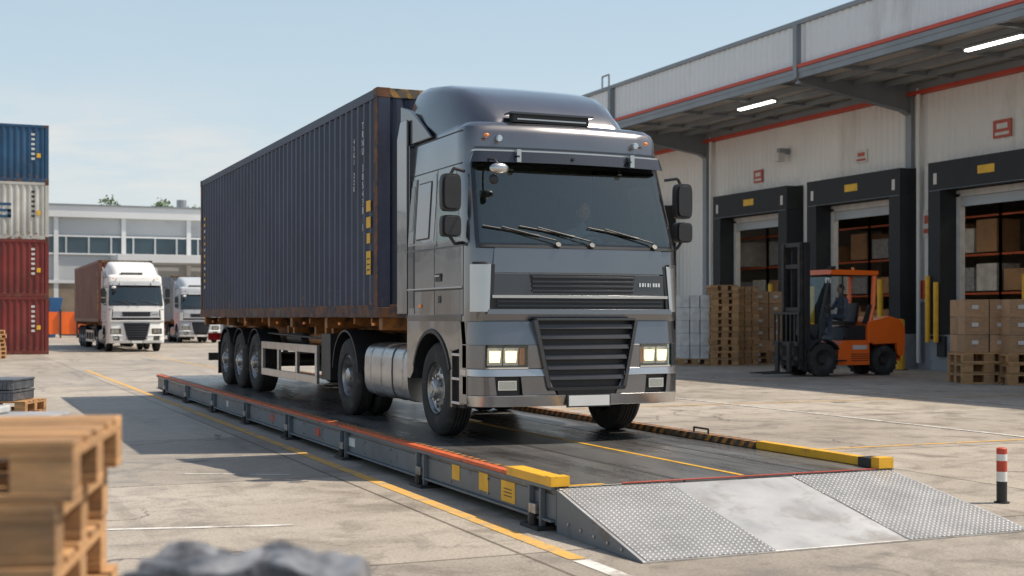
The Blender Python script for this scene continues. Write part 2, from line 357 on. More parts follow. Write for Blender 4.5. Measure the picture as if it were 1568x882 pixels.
def truck(name,loc,pm,pl,pd,cmat,sc=1,detail=True,cedge=None,lit=True):
    e=empty(name,loc,0,sc)
    b=B()
    S=[2.2,1.95,1.66,1.62,1.24,1.18,.52,.45]
    RC=.15
    rows=[(1.30,.05,0),(1.42,.03,0),(2.07,.06,0),(2.13,.075,.0),(2.19,.095,.0),(2.88,.315,.045),(2.97,.345,.05),(3.04,.36,.055),(3.11,.365,.06),(3.34,.40,.07),(3.41,.43,.09),(3.46,.49,.14),(3.49,.60,.24)]
    W=2.5;rad=RC;bow=.08; grid=[]
    nf=14
    for z,yf,ins in rows:
        ys=yf+bow+rad; L=[]
        for y in S: L.append((ins,2.2-(2.2-y)*(2.2-ys)/(2.2-.33),z))
        for k in range(1,6):
            t=math.pi/2*k/5; L.append((ins+rad-rad*math.cos(t),ys-rad*math.sin(t),z))
        for k in range(1,nf):
            x=ins+rad+(W-2*ins-2*rad)*k/nf; L.append((x,Fy(x,yf,bow,rad,W,ins),z))
        L2=[(W-x,y,z) for x,y,z in L[:len(S)+5]]; L+=L2[::-1]; grid.append(L)
    n=len(grid[0]); vs=[p for g in grid for p in g]; fs=[];ms=[]
    for r in range(len(grid)-1):
        z0=rows[r][0]
        for c in range(n-1):
            m=pm
            cc=min(c,n-2-c)
            if 2.12<z0<2.96 and cc>=len(S)+3: m=glass
            elif 2.05<z0<3.03 and cc>=len(S)+2: m=blkg
            if 2.18<z0<2.87 and cc==5: m=wglass
            elif 2.12<z0<2.90 and cc in(4,): m=blkg
            elif 2.18<z0<2.90 and cc==6: m=blkg
            fs.append((r*n+c,r*n+c+1,(r+1)*n+c+1,(r+1)*n+c)); ms.append(m)
    fs.append(tuple(range((len(grid)-1)*n,len(grid)*n))); ms.append(pm)
    b.poly(vs,fs,ms)
    b.box(.02,W-.02,2.2,2.24,1.3,3.38,pd)
    b.box(.03,W-.03,.30,2.2,1.30,1.34,blk)
    b.done('cab_shell',e,28)
    # ---- roof fairing (flat-topped, sloping sides)
    b=B(); secs=[(.66,3.46,.42,.50),(.72,3.55,.38,.52),(.90,3.70,.28,.48),(1.15,3.85,.20,.42),(1.45,3.98,.13,.36),(1.85,4.08,.07,.31),(2.25,4.13,.04,.28),(2.50,4.14,.04,.28)]
    vs=[];fs=[]
    for y,zt,ib,it in secs:
        zb=3.40; h=zt-zb
        half=[(ib,zb),(ib+.01,zb+h*.25),(ib+(it-ib)*.45,zb+h*.62),(ib+(it-ib)*.80,zb+h*.86),(it+.02,zb+h*.955),(it+.12,zb+h*.99),(it+.35,zt),(it+.6,zt+.004)]
        pts=half+[(1.25,zt+.006)]+[(2.5-x,z) for x,z in half[::-1]]
        vs+=[(x,y,z) for x,z in pts]
    k=17
    for r in range(len(secs)-1):
        for i in range(k-1): fs.append((r*k+i,r*k+i+1,(r+1)*k+i+1,(r+1)*k+i))
    fs.append(tuple(range(k)))
    b.poly(vs,fs,pm); 
    b.box(.66,1.58,.56,.68,3.485,3.57,blk); b.box(.70,1.54,.545,.559,3.51,3.525,pl); b.box(.62,1.62,.52,.72,3.57,3.592,pd)
    b.done('roof_fairing',e,42)
    b=B()
    for s in(0,1):
        def X(a,c): return (a,c) if not s else (2.5-c,2.5-a)
        x=X(.0,.03); b.prism([(2.26,1.38),(2.62,1.38),(2.62,3.50),(2.50,3.70),(2.26,3.70)],'x',x[0],x[1],pm)
        x=X(.04,.07); b.prism([(1.5,3.40),(2.6,3.40),(2.6,3.9),(2.2,3.80),(1.75,3.55)],'x',x[0],x[1],pd)
    b.done('side_collars',e,30,.008)
    b=B()
    def side(y0,y1,z0,z1,m,off=.003,th=.02):
        def ins(z): return 0 if z<2.19 else (z-2.19)/(2.97-2.19)*.05 if z<2.97 else .05+(z-2.97)*.055
        for sd in(0,1):
            a0,a1=ins(z0)-off,ins(z1)-off
            q=[(a0,y0,z0),(a0,y1,z0),(a1,y1,z1),(a1,y0,z1)]; q+=[(x+th,y,z) for x,y,z in q]
            if sd: q=[(2.5-x,y,z) for x,y,z in q]
            b.poly(q,[(0,1,2,3),(7,6,5,4),(0,4,5,1),(1,5,6,2),(2,6,7,3),(3,7,4,0)],m)
    for y in(.37,1.27): side(y,y+.014,1.36,2.15,blk)
    side(1.29,1.304,2.20,3.0,blk); side(.37,1.28,1.36,1.374,blk)
    side(.40,2.2,1.655,1.675,pl,.012); side(.40,2.2,1.638,1.654,blk,.004)
    side(2.00,2.19,1.45,2.18,pd,.006); side(2.00,2.19,2.20,2.96,pd,.006); side(2.03,2.16,2.35,2.88,blkg,.010); side(1.955,1.97,1.38,2.18,blk,.004); side(1.955,1.97,2.2,2.96,blk,.004)
    side(1.46,1.90,2.23,2.90,blk,.004); side(1.475,1.885,2.245,2.885,pm,.012); 
    side(.30,2.2,2.10,2.125,pd,.008)
    side(1.04,1.22,1.74,1.83,blk,.012); side(1.06,1.20,1.79,1.81,pl,.03)
    side(1.06,1.14,1.50,1.58,blk,.008)
    side(.55,2.2,3.0,3.015,blk); side(.6,2.2,3.36,3.375,blk,.002); side(.42,2.2,1.30,1.37,pd,.006)
    side(1.7,1.8,1.45,1.49,amber,.015)
    b.done('door_seams_and_handles',e,30,.004)
    # ---- front upper panel
    b=B()
    strip(b,.25,2.25,.22,2.28,1.815,2.075,pm,.035,.005,.06)
    strip(b,.24,2.26,.20,2.30,1.58,1.80,pd,.005,.0,.06)
    strip(b,.62,1.88,.66,1.84,1.60,1.80,blk,-.006,-.012,.04)
    for i in range(4): strip(b,.64,1.86,.64,1.86,1.615+i*.048,1.635+i*.048,slat,-.022,-.028,.03)
    strip(b,.20,2.30,.20,2.30,1.545,1.575,pl,-.035,-.035,.06)
    strip(b,.22,2.28,.22,2.28,1.43,1.543,blk,.005,.005,.05)
    for i in range(2): strip(b,.26,2.24,.26,2.24,1.455+i*.045,1.475+i*.045,slat,-.014,-.016,.02)
    strip(b,.16,2.34,.14,2.36,1.375,1.428,pm,-.04,-.045,.09)
    for s in(0,1):
        for (a0,a1,c0_,c1_,m,z0,z1,yo) in((.015,.20,.01,.17,pl,1.40,1.90,-.03),(.205,.245,.175,.212,blk,1.42,1.90,-.02)):
            if s: a0,a1,c0_,c1_=2.5-a1,2.5-a0,2.5-c1_,2.5-c0_
            strip(b,a0,a1,c0_,c1_,z0,z1,m,yo+.03,yo,.05,n=10)
        a0,a1=(.03,.16) if not s else (2.34,2.47); strip(b,a0,a1,a0,a1,1.90,1.925,blk,.004,-.01,.05,n=8)
    for i,(w) in enumerate((.025,.03,.02,.03,.012,.03,.03,.03)):
        x=1.93+i*.036; strip(b,x,x+w*.8,x,x+w*.8,1.675,1.715,chrome,-.012,-.012,.02,n=3)
    b.done('front_panel_and_upper_grille',e,30,.004)
    # ---- bumper
    b=B()
    r=.26
    strip(b,.0,.66,.0,.72,1.05,1.30,pm,.0,-.05,.12,r,n=16); strip(b,1.84,2.5,1.78,2.5,1.05,1.30,pm,.0,-.05,.12,r,n=16)
    strip(b,.0,.13,.0,.13,.80,1.05,pm,-.05,-.05,.12,r,n=8);  strip(b,2.37,2.5,2.37,2.5,.80,1.05,pm,-.05,-.05,.12,r,n=8)
    strip(b,.58,.72,.58,.76,.80,1.05,pm,-.05,-.05,.12,r,n=6); strip(b,1.78,1.92,1.74,1.92,.80,1.05,pm,-.05,-.05,.12,r,n=6)
    strip(b,.0,.78,.0,.80,.72,.798,pl,-.055,-.08,.12,r,n=16); strip(b,1.72,2.5,1.70,2.5,.72,.798,pl,-.055,-.08,.12,r,n=16)
    strip(b,.0,.22,.0,.24,.52,.718,pm,-.06,-.06,.12,r,n=10); strip(b,2.28,2.5,2.26,2.5,.52,.718,pm,-.06,-.06,.12,r,n=10)
    strip(b,.50,.80,.52,.90,.52,.718,pm,-.06,-.06,.12,r,n=8); strip(b,1.70,2.0,1.60,1.98,.52,.718,pm,-.06,-.06,.12,r,n=8)
    strip(b,.0,2.5,.02,2.48,.40,.518,pl,-.075,-.04,.12,r,n=30)
    for s in(0,1):
        x0,x1=(.0,.06) if not s else (2.44,2.5)
        b.box(x0,x1,.28,.50,.42,1.30,pm); b.box(x0+(.0 if s else -.004),x1+(.004 if s else 0),.30,.47,.72,.79,pl)
    b.done('bumper',e,30,.008)
    b=B()
    strip(b,.66,1.84,.80,1.70,.60,1.33,blk,.0,-.01,.06,r)
    for i in range(6):
        z=.68+i*.108; t=(z-.62)/.68; x=.82-.15*t
        strip(b,x,2.5-x,x+.01,2.49-x,z,z+.046,slat,-.065,-.085,.06,r,n=20)
    for sx in(0,1):
        a0,a1,c0_,c1_=.63,.67,.78,.82
        if sx: a0,a1,c0_,c1_=2.5-.67,2.5-.63,2.5-.82,2.5-.78
        strip(b,a0,a1,c0_,c1_,.60,1.31,pd,-.095,-.095,.09,r,n=3)
    strip(b,.66,1.84,.66,1.84,1.31,1.335,pd,-.095,-.095,.09,r)
    strip(b,.78,1.72,.80,1.70,.565,.60,blk,-.09,-.09,.08,r)
    strip(b,.90,1.60,.92,1.58,.50,.564,blk,-.065,-.065,.05,r)
    b.box(1.02,1.50,-.10,-.085,.40,.51,plate); b.box(1.0,1.52,-.086,-.07,.385,.525,blk)
    for s in(0,1):
        def MX(a,c): return (a,c) if not s else (2.5-c,2.5-a)
        x=MX(.13,.58); strip(b,x[0],x[1],x[0],x[1],.80,1.05,blk,.03,.03,.05,r,n=12)
        for a,c_ in((.165,.325),(.34,.50)):
            x=MX(a,c_); strip(b,x[0],x[1],x[0],x[1],.835,1.02,chrome,.005,.02,.03,r,n=8)
            xm=(x[0]+x[1])/2; hw=.06
            if lit: strip(b,xm-hw,xm+hw,xm-hw*.9,xm+hw*.9,.865,.985,lampon,-.006,.008,.012,r,n=6)
            strip(b,x[0],x[1],x[0],x[1],1.02,1.035,blkg,-.02,-.02,.03,r,n=6)
        x=MX(.515,.565); strip(b,x[0],x[1],x[0],x[1],.84,1.02,amber,-.0,-.0,.02,r,n=4)
        x=MX(.13,.58); strip(b,x[0],x[1],x[0],x[1],.80,1.05,cglass,-.052,-.052,.006,r,n=12)
        x=MX(.13,.58); strip(b,x[0],x[1],x[0],x[1],.80,.815,chrome,-.058,-.058,.01,r,n=12)
        x=MX(.22,.50); strip(b,x[0],x[1],x[0],x[1],.52,.718,blk,-.02,-.02,.05,r,n=8)
        x=MX(.26,.46); strip(b,x[0],x[1],x[0],x[1],.575,.675,chrome,-.045,-.045,.02,r,n=8)
        x=MX(.27,.45); strip(b,x[0],x[1],x[0],x[1],.583,.667,cglass,-.055,-.055,.006,r,n=8)
    b.done('lower_grille_and_lamps',e,30)
    # ---- visor + markers + wipers
    b=B()
    strip(b,.12,2.38,.08,2.42,3.0,3.12,pd,.24,.20,.025,.17,.10,ins=.05); strip(b,.12,2.38,.12,2.38,3.12,3.135,pl,.24,.24,.12,.17,.10,ins=.05)
    for x in(.55,1.2,1.9): b.box(x,x+.03,.2,.33,3.05,3.07,blk)
    for x in(.55,1.92): b.box(x,x+.05,.205,.30,3.0,3.137,pl)
    for x in(.28,2.22): b.sph((x,.36+.045,3.30),(.035,.02,.02),amber,10)
    for x in(.42,2.08): b.cyl((x,.43,3.27),(x,.38,3.27),.035,chrome,14); b.sph((x,.38,3.27),(.033,.012,.033),cglass,12)
    strip(b,.18,2.32,.15,2.35,3.17,3.182,pd,.36,.36,.03,RC,.08,ins=.06)
    for x0,x1 in((.95,.35),(1.35,.75),(2.15,1.55)):
        b.tube([(x0,Fy(x0,.04)-.01,2.11),(x0-.02,Fy(x0,.06)-.03,2.16),(x1,Fy(x1,.12)-.03,2.30)],.009,blk,6)
        b.cyl((x1-.20,Fy(x1-.2 if x1>.4 else .2,.13)-.02,2.31),(x1+.42,Fy(x1+.42,.10)-.02,2.21),.010,blk,6)
        b.cyl((x0,Fy(x0,.04)+.02,2.09),(x0,Fy(x0,.04)-.03,2.12),.03,blk,10)
    strip(b,.1,2.4,.1,2.4,2.078,2.108,blk,.04,.03,.05)
    b.done('visor_and_wipers',e,40)
    # ---- mirrors
    b=B()
    for s in(0,1):
        sx=lambda x:x if not s else 2.5-x
        b.tube([(sx(.03),.42,2.90),(sx(-.11),.36,2.92),(sx(-.16),.36,2.84)],.018,blk); b.tube([(sx(.02),.40,2.14),(sx(-.10),.36,2.12),(sx(-.16),.36,2.2)],.018,blk)
        for z0,z1 in((2.46,2.86),(2.19,2.42)):
            zc=(z0+z1)/2;h=(z1-z0)/2; P=[]
            for q in range(20):
                t=2*math.pi*q/20; c,sn=math.cos(t),math.sin(t)
                P.append((-.16+.11*math.copysign(abs(c)**.4,c),zc+h*math.copysign(abs(sn)**.4,sn)))
            b.prism([(sx(x),z) for x,z in P],'y',.30,.38,blk)
            b.prism([(sx(-.16+(x+.16)*.8),zc+(z-zc)*.86) for x,z in P],'y',.26,.30,blk)
            b.prism([(sx(-.16+(x+.16)*.86),zc+(z-zc)*.9) for x,z in P],'y',.38,.384,chrome)
    b.tube([(.26,.36,3.04),(.26,.12,3.0),(.26,.04,2.94)],.012,blk); b.sph((.27,.03,2.90),(.11,.045,.06),pl,14); b.sph((.22,.06,2.79),(.055,.03,.055),blk,12)
    b.done('mirrors',e,40,.012)
    # ---- wheel arch skirt + steps
    b=B()
    yc,zc=1.38,.55; ra=.66
    arc=[(yc+ra*math.cos(t),zc+ra*math.sin(t)) for t in [math.pi*(1-k/14)*1.0 for k in range(15)]]
    arc=[p for p in arc if p[1]>.62]
    prof=[(.50,1.33),(.50,1.0)]+[(.74,.97)]+[p for p in arc if p[0]>.74]+[(2.12,.62),(2.24,.62),(2.24,1.33)]
    for s in(0,1):
        x0,x1=(.0,.22) if not s else(2.28,2.5); b.prism(prof,'x',x0,x1,pm)
        a2=[(yc+(ra+.0)*math.cos(t),zc+(ra)*math.sin(t)) for t in [R(160-k*10) for k in range(15)]]
        a3=[(yc+(ra-.05)*math.cos(t),zc+(ra-.05)*math.sin(t)) for t in [R(160-k*10) for k in range(15)]][::-1]
        x0,x1=(-.015,.45) if not s else(2.05,2.515); b.prism(a2+a3,'x',x0,x1,blk)
        xa,xb=(.06,.30) if not s else (2.2,2.44); b.box(xa,xb,.50,.73,.36,1.0,blk)
        for z in(.40,.66,.92):
            xa,xb=(.0,.28) if not s else (2.22,2.5); b.box(xa,xb,.50,.74,z,z+.035,pl)
        xa,xb=(.0,.07) if not s else (2.43,2.5); b.box(xa,xb,.725,.765,.36,1.0,pm)
    b.done('wheel_arches_and_steps',e,30,.008)
    # ---- interior + driver
    b=B()
    b.box(.12,2.38,.36,.66,1.34,2.06,interior); b.prism([(.34,2.02),(.62,2.02),(.60,2.15),(.42,2.17)],'x',.12,2.38,interior)
    for x in(.42,1.55):
        b.box(x,x+.5,.95,1.42,1.34,1.78,interior); b.prism([(1.36,1.7),(1.48,1.7),(1.60,2.55),(1.50,2.56)],'x',x+.03,x+.47,interior)
        b.box(x+.12,x+.38,1.5,1.58,2.56,2.78,interior)
    b.box(.1,2.4,2.12,2.19,1.4,3.3,intlight); b.box(.15,2.35,1.75,2.15,1.6,1.9,intlight)
    c=Vector((1.80,.72,2.14)); 
    pts=[]; 
    for k in range(21):
        t=2*math.pi*k/20; ax=Vector((1,0,0)); ay=Vector((0,.75,.66)).normalized(); pts.append(c+ax*.22*math.cos(t)+ay*.22*math.sin(t))
    b.tube(pts,.016,blk,6); b.cyl(c,c+Vector((0,-.25,-.25)),.03,blk,8); b.tube([pts[0],c,pts[10]],.012,blk,6)
    b.done('interior',e,40,.0)
    if detail: person(e,(1.80,1.20,1.84),-math.pi/2,shirt,1.0)
    # ---- wheels
    b=B(); zc=.53
    wheel(b,.04,1.38,zc,1); wheel(b,2.46,1.38,zc,-1); b.cyl((.2,1.38,.53),(2.3,1.38,.53),.07,chas,10)
    for sx,sg in((.02,1),(2.48,-1)):
        wheel(b,sx,4.90,zc,sg,w=.27,deep=True); wheel(b,sx+sg*.30,4.90,zc,sg,w=.27,deep=True)
    b.cyl((.3,4.9,.53),(2.2,4.9,.53),.1,chas,10)
    for y in(10.9,12.25,13.6):
        wheel(b,.03,y,zc-.0,1,w=.36); wheel(b,2.47,y,zc,-1,w=.36); b.cyl((.3,y,.53),(2.2,y,.53),.08,chas,10)
    b.done('wheels',e,35)
    # ---- tractor chassis
    b=B()
    for x in(.82,1.60): b.box(x,x+.09,.5,5.7,.72,.98,chas)
    b.box(.5,2.0,2.3,2.8,.98,1.3,blk)
    for s in(0,1):
        x0=.02 if not s else 1.83
        P=[]
        for q in range(24):
            t=2*math.pi*q/24; cx,sn=math.cos(t),math.sin(t); P.append((x0+.325+.325*math.copysign(abs(cx)**.55,cx),.66+.35*math.copysign(abs(sn)**.55,sn)))
        b.prism(P,'y',2.30,4.05,alum)
        for y in(2.45,2.85,3.3,3.75):
            P2=[(x0+.325+(x-x0-.325)*1.02,.66+(z-.66)*1.02) for x,z in P]; b.prism(P2,'y',y,y+.045,steelr if y!=2.85 else chas)
        b.cyl((x0+.2,2.65,1.0),(x0+.2,2.65,1.05),.06,blk,12)
        a2=[(4.9+.64*math.cos(t),.55+.62*math.sin(t)) for t in [R(175-k*12) for k in range(15)]]
        a3=[(4.9+.61*math.cos(t),.55+.59*math.sin(t)) for t in [R(175-k*12) for k in range(15)]][::-1]
        x0,x1=(-.01,.64) if not s else (1.86,2.51); b.prism(a2+a3,'x',x0,x1,blk)
        b.box(x0+.1,x1-.1,5.52,5.54,.25,.7,blk)
    b.box(.75,1.75,4.5,5.3,.98,1.12,chas); b.box(.3,2.2,5.6,5.72,.55,.85,chas)
    for s in range(5): b.tube([(1.0+.1*s,2.26,1.9),(1.0+.1*s,2.6,1.4+.03*s),(1.0+.1*s,3.2,1.6)],.014,(redl,blk,yellow,blk,blk)[s],6)
    b.done('tractor_chassis_and_tanks',e,35,.006)
    # ---- trailer
    b=B()
    for x in(.62,1.72): b.box(x,x+.12,3.4,15.8,1.14,1.33,orange_ch); b.box(x,x+.12,6.2,15.8,.86,1.14,orange_ch)
    for x in(.62,1.72): b.prism([(5.4,1.14),(6.2,.86),(6.2,1.14)],'x',x,x+.12,orange_ch)
    for y in(3.27,5.9,8.0,9.6,11.6,13.2,15.65): 
        b.box(.02,2.42,y,y+.14,1.18,1.335,orange_ch)
    for y in(3.8,4.6,7.0,10.3,12.4,14.4):
        b.prism([(.05,1.33),(.62,1.33),(.62,1.10),(.05,1.25)],'y',y,y+.06,orange_ch)
    for y in(6.4,6.8,7.4,8.8,9.2): b.box(.25,.62,y,y+.1,.98,1.2,orange_ch)
    for y in(6.7,7.2,8.2,8.7): b.cyl((.3,y,1.0),(.3,y+.5,1.0),.09,(orange_ch if y<8 else chas),12)
    b.tube([(.2,5.6,1.1),(.2,7.0,1.02),(.2,10.5,1.06)],.02,blk,6)
    b.done('trailer_frame',e,30,.005)
    b=B()
    for s in(0,1):
        sx=lambda a,c:(a,c) if not s else(2.5-c,2.5-a)
        x=sx(.03,.08)
        b.box(x[0],x[1],6.55,10.3,.80,.92,alum); b.box(x[0],x[1],6.55,10.3,.34,.46,alum)
        for y in(6.55,7.75,9.0,10.2): b.box(x[0],x[1],y,y+.1,.46,.80,alum); 
        for y in(7.0,9.3): xx=sx(.08,.7); b.box(xx[0],xx[1],y,y+.07,.84,.9,chas)
        x=sx(.08,.55); b.box(x[0],x[1],5.95,6.45,.42,1.10,blk)
        x=sx(.62,.78); b.box(x[0],x[1],6.0,6.16,.15,.9,chas)
        x=sx(.03,.42)
        for y in(10.9,12.25,13.6):
            a2=[(y+.62*math.cos(t),.56+.58*math.sin(t)) for t in [R(150-k*12) for k in range(11)]]
            a3=[(y+.60*math.cos(t),.56+.56*math.sin(t)) for t in [R(150-k*12) for k in range(11)]][::-1]
            b.prism(a2+a3,'x',x[0],x[1],blk)
        b.box(x[0],x[1],14.3,14.32,.2,.85,blk)
        x=sx(.1,.45); b.box(x[0],x[1],15.78,15.84,.85,1.0,redl)
        xx=sx(.02,.04)
        for y in(3.6,5.2,7.2,9.0,11.5,14.8): b.box(xx[0]-.01,xx[1],y,y+.1,1.23,1.27,amber)
    b.box(.1,2.4,15.7,15.8,.42,.58,chas); b.box(.7,.8,15.65,15.75,.5,1.14,chas); b.box(1.7,1.8,15.65,15.75,.5,1.14,chas)
    b.cyl((.7,8.2,.75),(1.8,8.2,.75),.2,chas,16)
    b.done('side_guards_and_fenders',e,30,.005)
    if cmat: 
        c=container('shipping_container',(-.06,3.22,1.34),12.6,cmat,parent=e,edge=cedge); c.name='container_load'
    return e

truck('semi_truck',(5.04,12.7,.362),paint,paint_l,paint_dk,navy,cedge=rustp)
truck('semi_truck',(7.1,66.0,.0),wpaint,wpaint,wpaint2,brn_c,sc=1.08,detail=False,lit=False)
truck('semi_truck',(13.8,86.5,.0),wpaint2,wpaint,wpaint2,grey_c,sc=1.05,detail=False,lit=False)

# ------------------------------------------------------------------ ground
m,nt,N,L,P=new_mat('concrete_yard')
tc=N.new('ShaderNodeTexCoord'); v=tc.outputs['Object']
n1=noise(N,L,v,.22,6,.6,.3); c=ramp(N,L,n1.outputs[0],.3,.7,(.32,.275,.225,1),(.48,.43,.37,1)).outputs[0]
n2=noise(N,L,v,1.3,9,.7,.6); r2=ramp(N,L,n2.outputs[0],.48,.70); c=mixc(N,L,r2.outputs[0],c,(.22,.185,.15,1))
mpg=N.new('ShaderNodeMapping'); mpg.inputs['Scale'].default_value=(1.6,.12,1); L.new(v,mpg.inputs[0])
nT=noise(N,L,mpg.outputs[0],1,7,.65); rT=ramp(N,L,nT.outputs[0],.56,.74,(0,0,0,1),(.7,.7,.7,1)); c=mixc(N,L,rT.outputs[0],c,(.16,.135,.11,1))
n3=noise(N,L,v,38,3,.7); r3=ramp(N,L,n3.outputs[0],.35,.65,(.76,.76,.76,1),(1.16,1.16,1.16,1)); c=mixc(N,L,1.0,c,r3.outputs[0],'MULTIPLY')
n4=noise(N,L,v,5.5,8,.75); r4=ramp(N,L,n4.outputs[0],.54,.68,(1,1,1,1),(.68,.66,.63,1)); c=mixc(N,L,1.0,c,r4.outputs[0],'MULTIPLY')
vo=N.new('ShaderNodeTexVoronoi'); vo.feature='DISTANCE_TO_EDGE'; vo.inputs['Scale'].default_value=.28
nd=noise(N,L,v,1.2,5); ad=N.new('ShaderNodeVectorMath'); ad.operation='ADD'; L.new(v,ad.inputs[0]); L.new(nd.outputs[1],ad.inputs[1]); L.new(ad.outputs[0],vo.inputs['Vector'])
rc=ramp(N,L,vo.outputs['Distance'],.0,.006,(1,1,1,1),(0,0,0,1)); 
nm=noise(N,L,v,.15,2); rm=ramp(N,L,nm.outputs[0],.47,.53); mm=N.new('ShaderNodeMath'); mm.operation='MULTIPLY'; L.new(rc.outputs[0],mm.inputs[0]); L.new(rm.outputs[0],mm.inputs[1])
c=mixc(N,L,mm.outputs[0],c,(.07,.06,.055,1))
br=N.new('ShaderNodeTexBrick'); br.inputs['Scale'].default_value=1; br.inputs['Brick Width'].default_value=6; br.inputs['Row Height'].default_value=5; br.inputs['Mortar Size'].default_value=.018; br.offset=0
br.inputs['Color1'].default_value=(.84,.84,.84,1); br.inputs['Color2'].default_value=(1.12,1.11,1.09,1); br.inputs['Mortar'].default_value=(.40,.38,.35,1)
mo=N.new('ShaderNodeMapping'); mo.inputs['Location'].default_value=(2.2,1.3,0); L.new(v,mo.inputs[0]); L.new(mo.outputs[0],br.inputs['Vector'])
c=mixc(N,L,1.0,c,br.outputs[0],'MULTIPLY')
no=noise(N,L,v,.9,3,.5); ro=ramp(N,L,no.outputs[0],.67,.74); c=mixc(N,L,ro.outputs[0],c,(.08,.068,.055,1))
L.new(c,P.inputs['Base Color'])
rr=ramp(N,L,n2.outputs[0],.3,.7,(.75,.75,.75,1),(.42,.42,.42,1)); L.new(rr.outputs[0],P.inputs['Roughness'])
bb=N.new('ShaderNodeBump'); bb.inputs['Strength'].default_value=.35; bb.inputs['Distance'].default_value=.01; L.new(n3.outputs[0],bb.inputs['Height']); L.new(bb.outputs[0],P.inputs['Normal'])
ground_m=m
b=B(); b.poly([(-1500,-400,0),(1500,-400,0),(1500,2500,0),(-1500,2500,0)],[(0,1,2,3)],ground_m); b.done('ground')
b=B(); z=.004
b.poly([(4.02,8.35,z),(4.15,8.35,z),(4.15,44,z),(4.02,44,z)],[(0,1,2,3)],yelg)
b.poly([(4.02,2,z),(4.15,2,z),(4.15,8.3,z),(4.02,8.3,z)],[(0,1,2,3)],whp)
b.poly([(.9,4.0,z),(1.02,4.0,z),(1.02,9.4,z),(.9,9.4,z)],[(0,1,2,3)],yelg)
b.poly([(2.3,14.6,z),(3.4,14.0,z),(3.4,14.06,z),(2.3,14.66,z)],[(0,1,2,3)],whp)
b.poly([(1.0,11.0,z),(2.6,10.6,z),(2.6,10.68,z),(1.0,11.08,z)],[(0,1,2,3)],whp)
b.poly([(8.15,9,z),(8.25,9,z),(8.25,60,z),(8.15,60,z)],[(0,1,2,3)],yelg)
for y in(14,22,30): b.poly([(10,y,z),(24,y,z),(24,y+.1,z),(10,y+.1,z)],[(0,1,2,3)],yelg)
for x in(14,19): b.poly([(x,6,z*2),(x+.1,6,z*2),(x+.1,70,z*2),(x,70,z*2)],[(0,1,2,3)],whp)
b.done('road_markings')

# ------------------------------------------------------------------ weighbridge
deck,nt,N,L,P=new_mat('weighbridge_deck_plate')
tc=N.new('ShaderNodeTexCoord'); v=tc.outputs['Object']
mp=N.new('ShaderNodeMapping'); mp.inputs['Scale'].default_value=(1.5,.25,1); L.new(v,mp.inputs[0])
n=noise(N,L,mp.outputs[0],1.6,8,.65); c=ramp(N,L,n.outputs[0],.3,.7,(.065,.064,.064,1),(.22,.21,.20,1)).outputs[0]
n2=noise(N,L,v,5,8,.7); r2=ramp(N,L,n2.outputs[0],.58,.7); c=mixc(N,L,r2.outputs[0],c,(.25,.21,.17,1))
br=N.new('ShaderNodeTexBrick'); br.offset=0; br.inputs['Scale'].default_value=1; br.inputs['Brick Width'].default_value=1.12; br.inputs['Row Height'].default_value=2.8; br.inputs['Mortar Size'].default_value=.012
br.inputs['Color1'].default_value=(.8,.8,.8,1); br.inputs['Color2'].default_value=(1.2,1.2,1.2,1); br.inputs['Mortar'].default_value=(.2,.2,.2,1)
mo=N.new('ShaderNodeMapping'); mo.inputs['Location'].default_value=(.0,1.9,0); L.new(v,mo.inputs[0]); L.new(mo.outputs[0],br.inputs['Vector'])
c=mixc(N,L,1.0,c,br.outputs[0],'MULTIPLY'); L.new(c,P.inputs['Base Color']); P.inputs['Metallic'].default_value=.4
rr=ramp(N,L,n.outputs[0],.3,.7,(.18,.18,.18,1),(.42,.42,.42,1)); L.new(rr.outputs[0],P.inputs['Roughness'])
bb=N.new('ShaderNodeBump'); bb.inputs['Strength'].default_value=.12; bb.inputs['Distance'].default_value=.01; L.new(n2.outputs[0],bb.inputs['Height']); L.new(bb.outputs[0],P.inputs['Normal'])
tread,nt,N,L,P=new_mat('diamond_tread_plate')
tc=N.new('ShaderNodeTexCoord'); v=tc.outputs['Object']
n=noise(N,L,v,3,8,.65); c=ramp(N,L,n.outputs[0],.3,.7,(.36,.355,.345,1),(.54,.53,.52,1)).outputs[0]
sep=N.new('ShaderNodeSeparateXYZ'); L.new(v,sep.inputs[0])
def mth(op,a,b_=None,val=None):
    k=N.new('ShaderNodeMath'); k.operation=op; L.new(a,k.inputs[0])
    if b_ is not None: L.new(b_,k.inputs[1])
    if val is not None: k.inputs[1].default_value=val
    return k.outputs[0]
fx=mth('MULTIPLY',sep.outputs[0],val=70); fy=mth('MULTIPLY',sep.outputs[1],val=70)
s1=mth('SINE',mth('ADD',fx,fy)); s2=mth('SINE',mth('SUBTRACT',fx,fy)); pr=mth('MULTIPLY',s1,s2); ab=mth('MAXIMUM',pr,val=.25)
bb=N.new('ShaderNodeBump'); bb.inputs['Strength'].default_value=.8; bb.inputs['Distance'].default_value=.010; L.new(ab,bb.inputs['Height']); L.new(bb.outputs[0],P.inputs['Normal'])
rp=ramp(N,L,ab,.25,.9,(.68,.68,.68,1),(1.2,1.2,1.2,1)); c=mixc(N,L,1.0,c,rp.outputs[0],'MULTIPLY')
L.new(c,P.inputs['Base Color']); P.inputs['Metallic'].default_value=.35; P.inputs['Roughness'].default_value=.42
wb=empty('weighbridge'); X0,X1,Y0,Y1=4.42,7.72,9.45,30.8
b=B(); b.box(X0,X1,Y0,Y1,.30,.36,deck); b.done('deck',wb,30,.004)
b=B()
for x in(X0,X1-.02):
    b.box(x,x+.02,Y0+.002,Y1-.002,.10,.298,wbeam)
b.box(X0-.04,X0+.06,Y0,Y1,.08,.10,wbeam); b.box(X1-.06,X1+.04,Y0,Y1,.08,.10,wbeam)
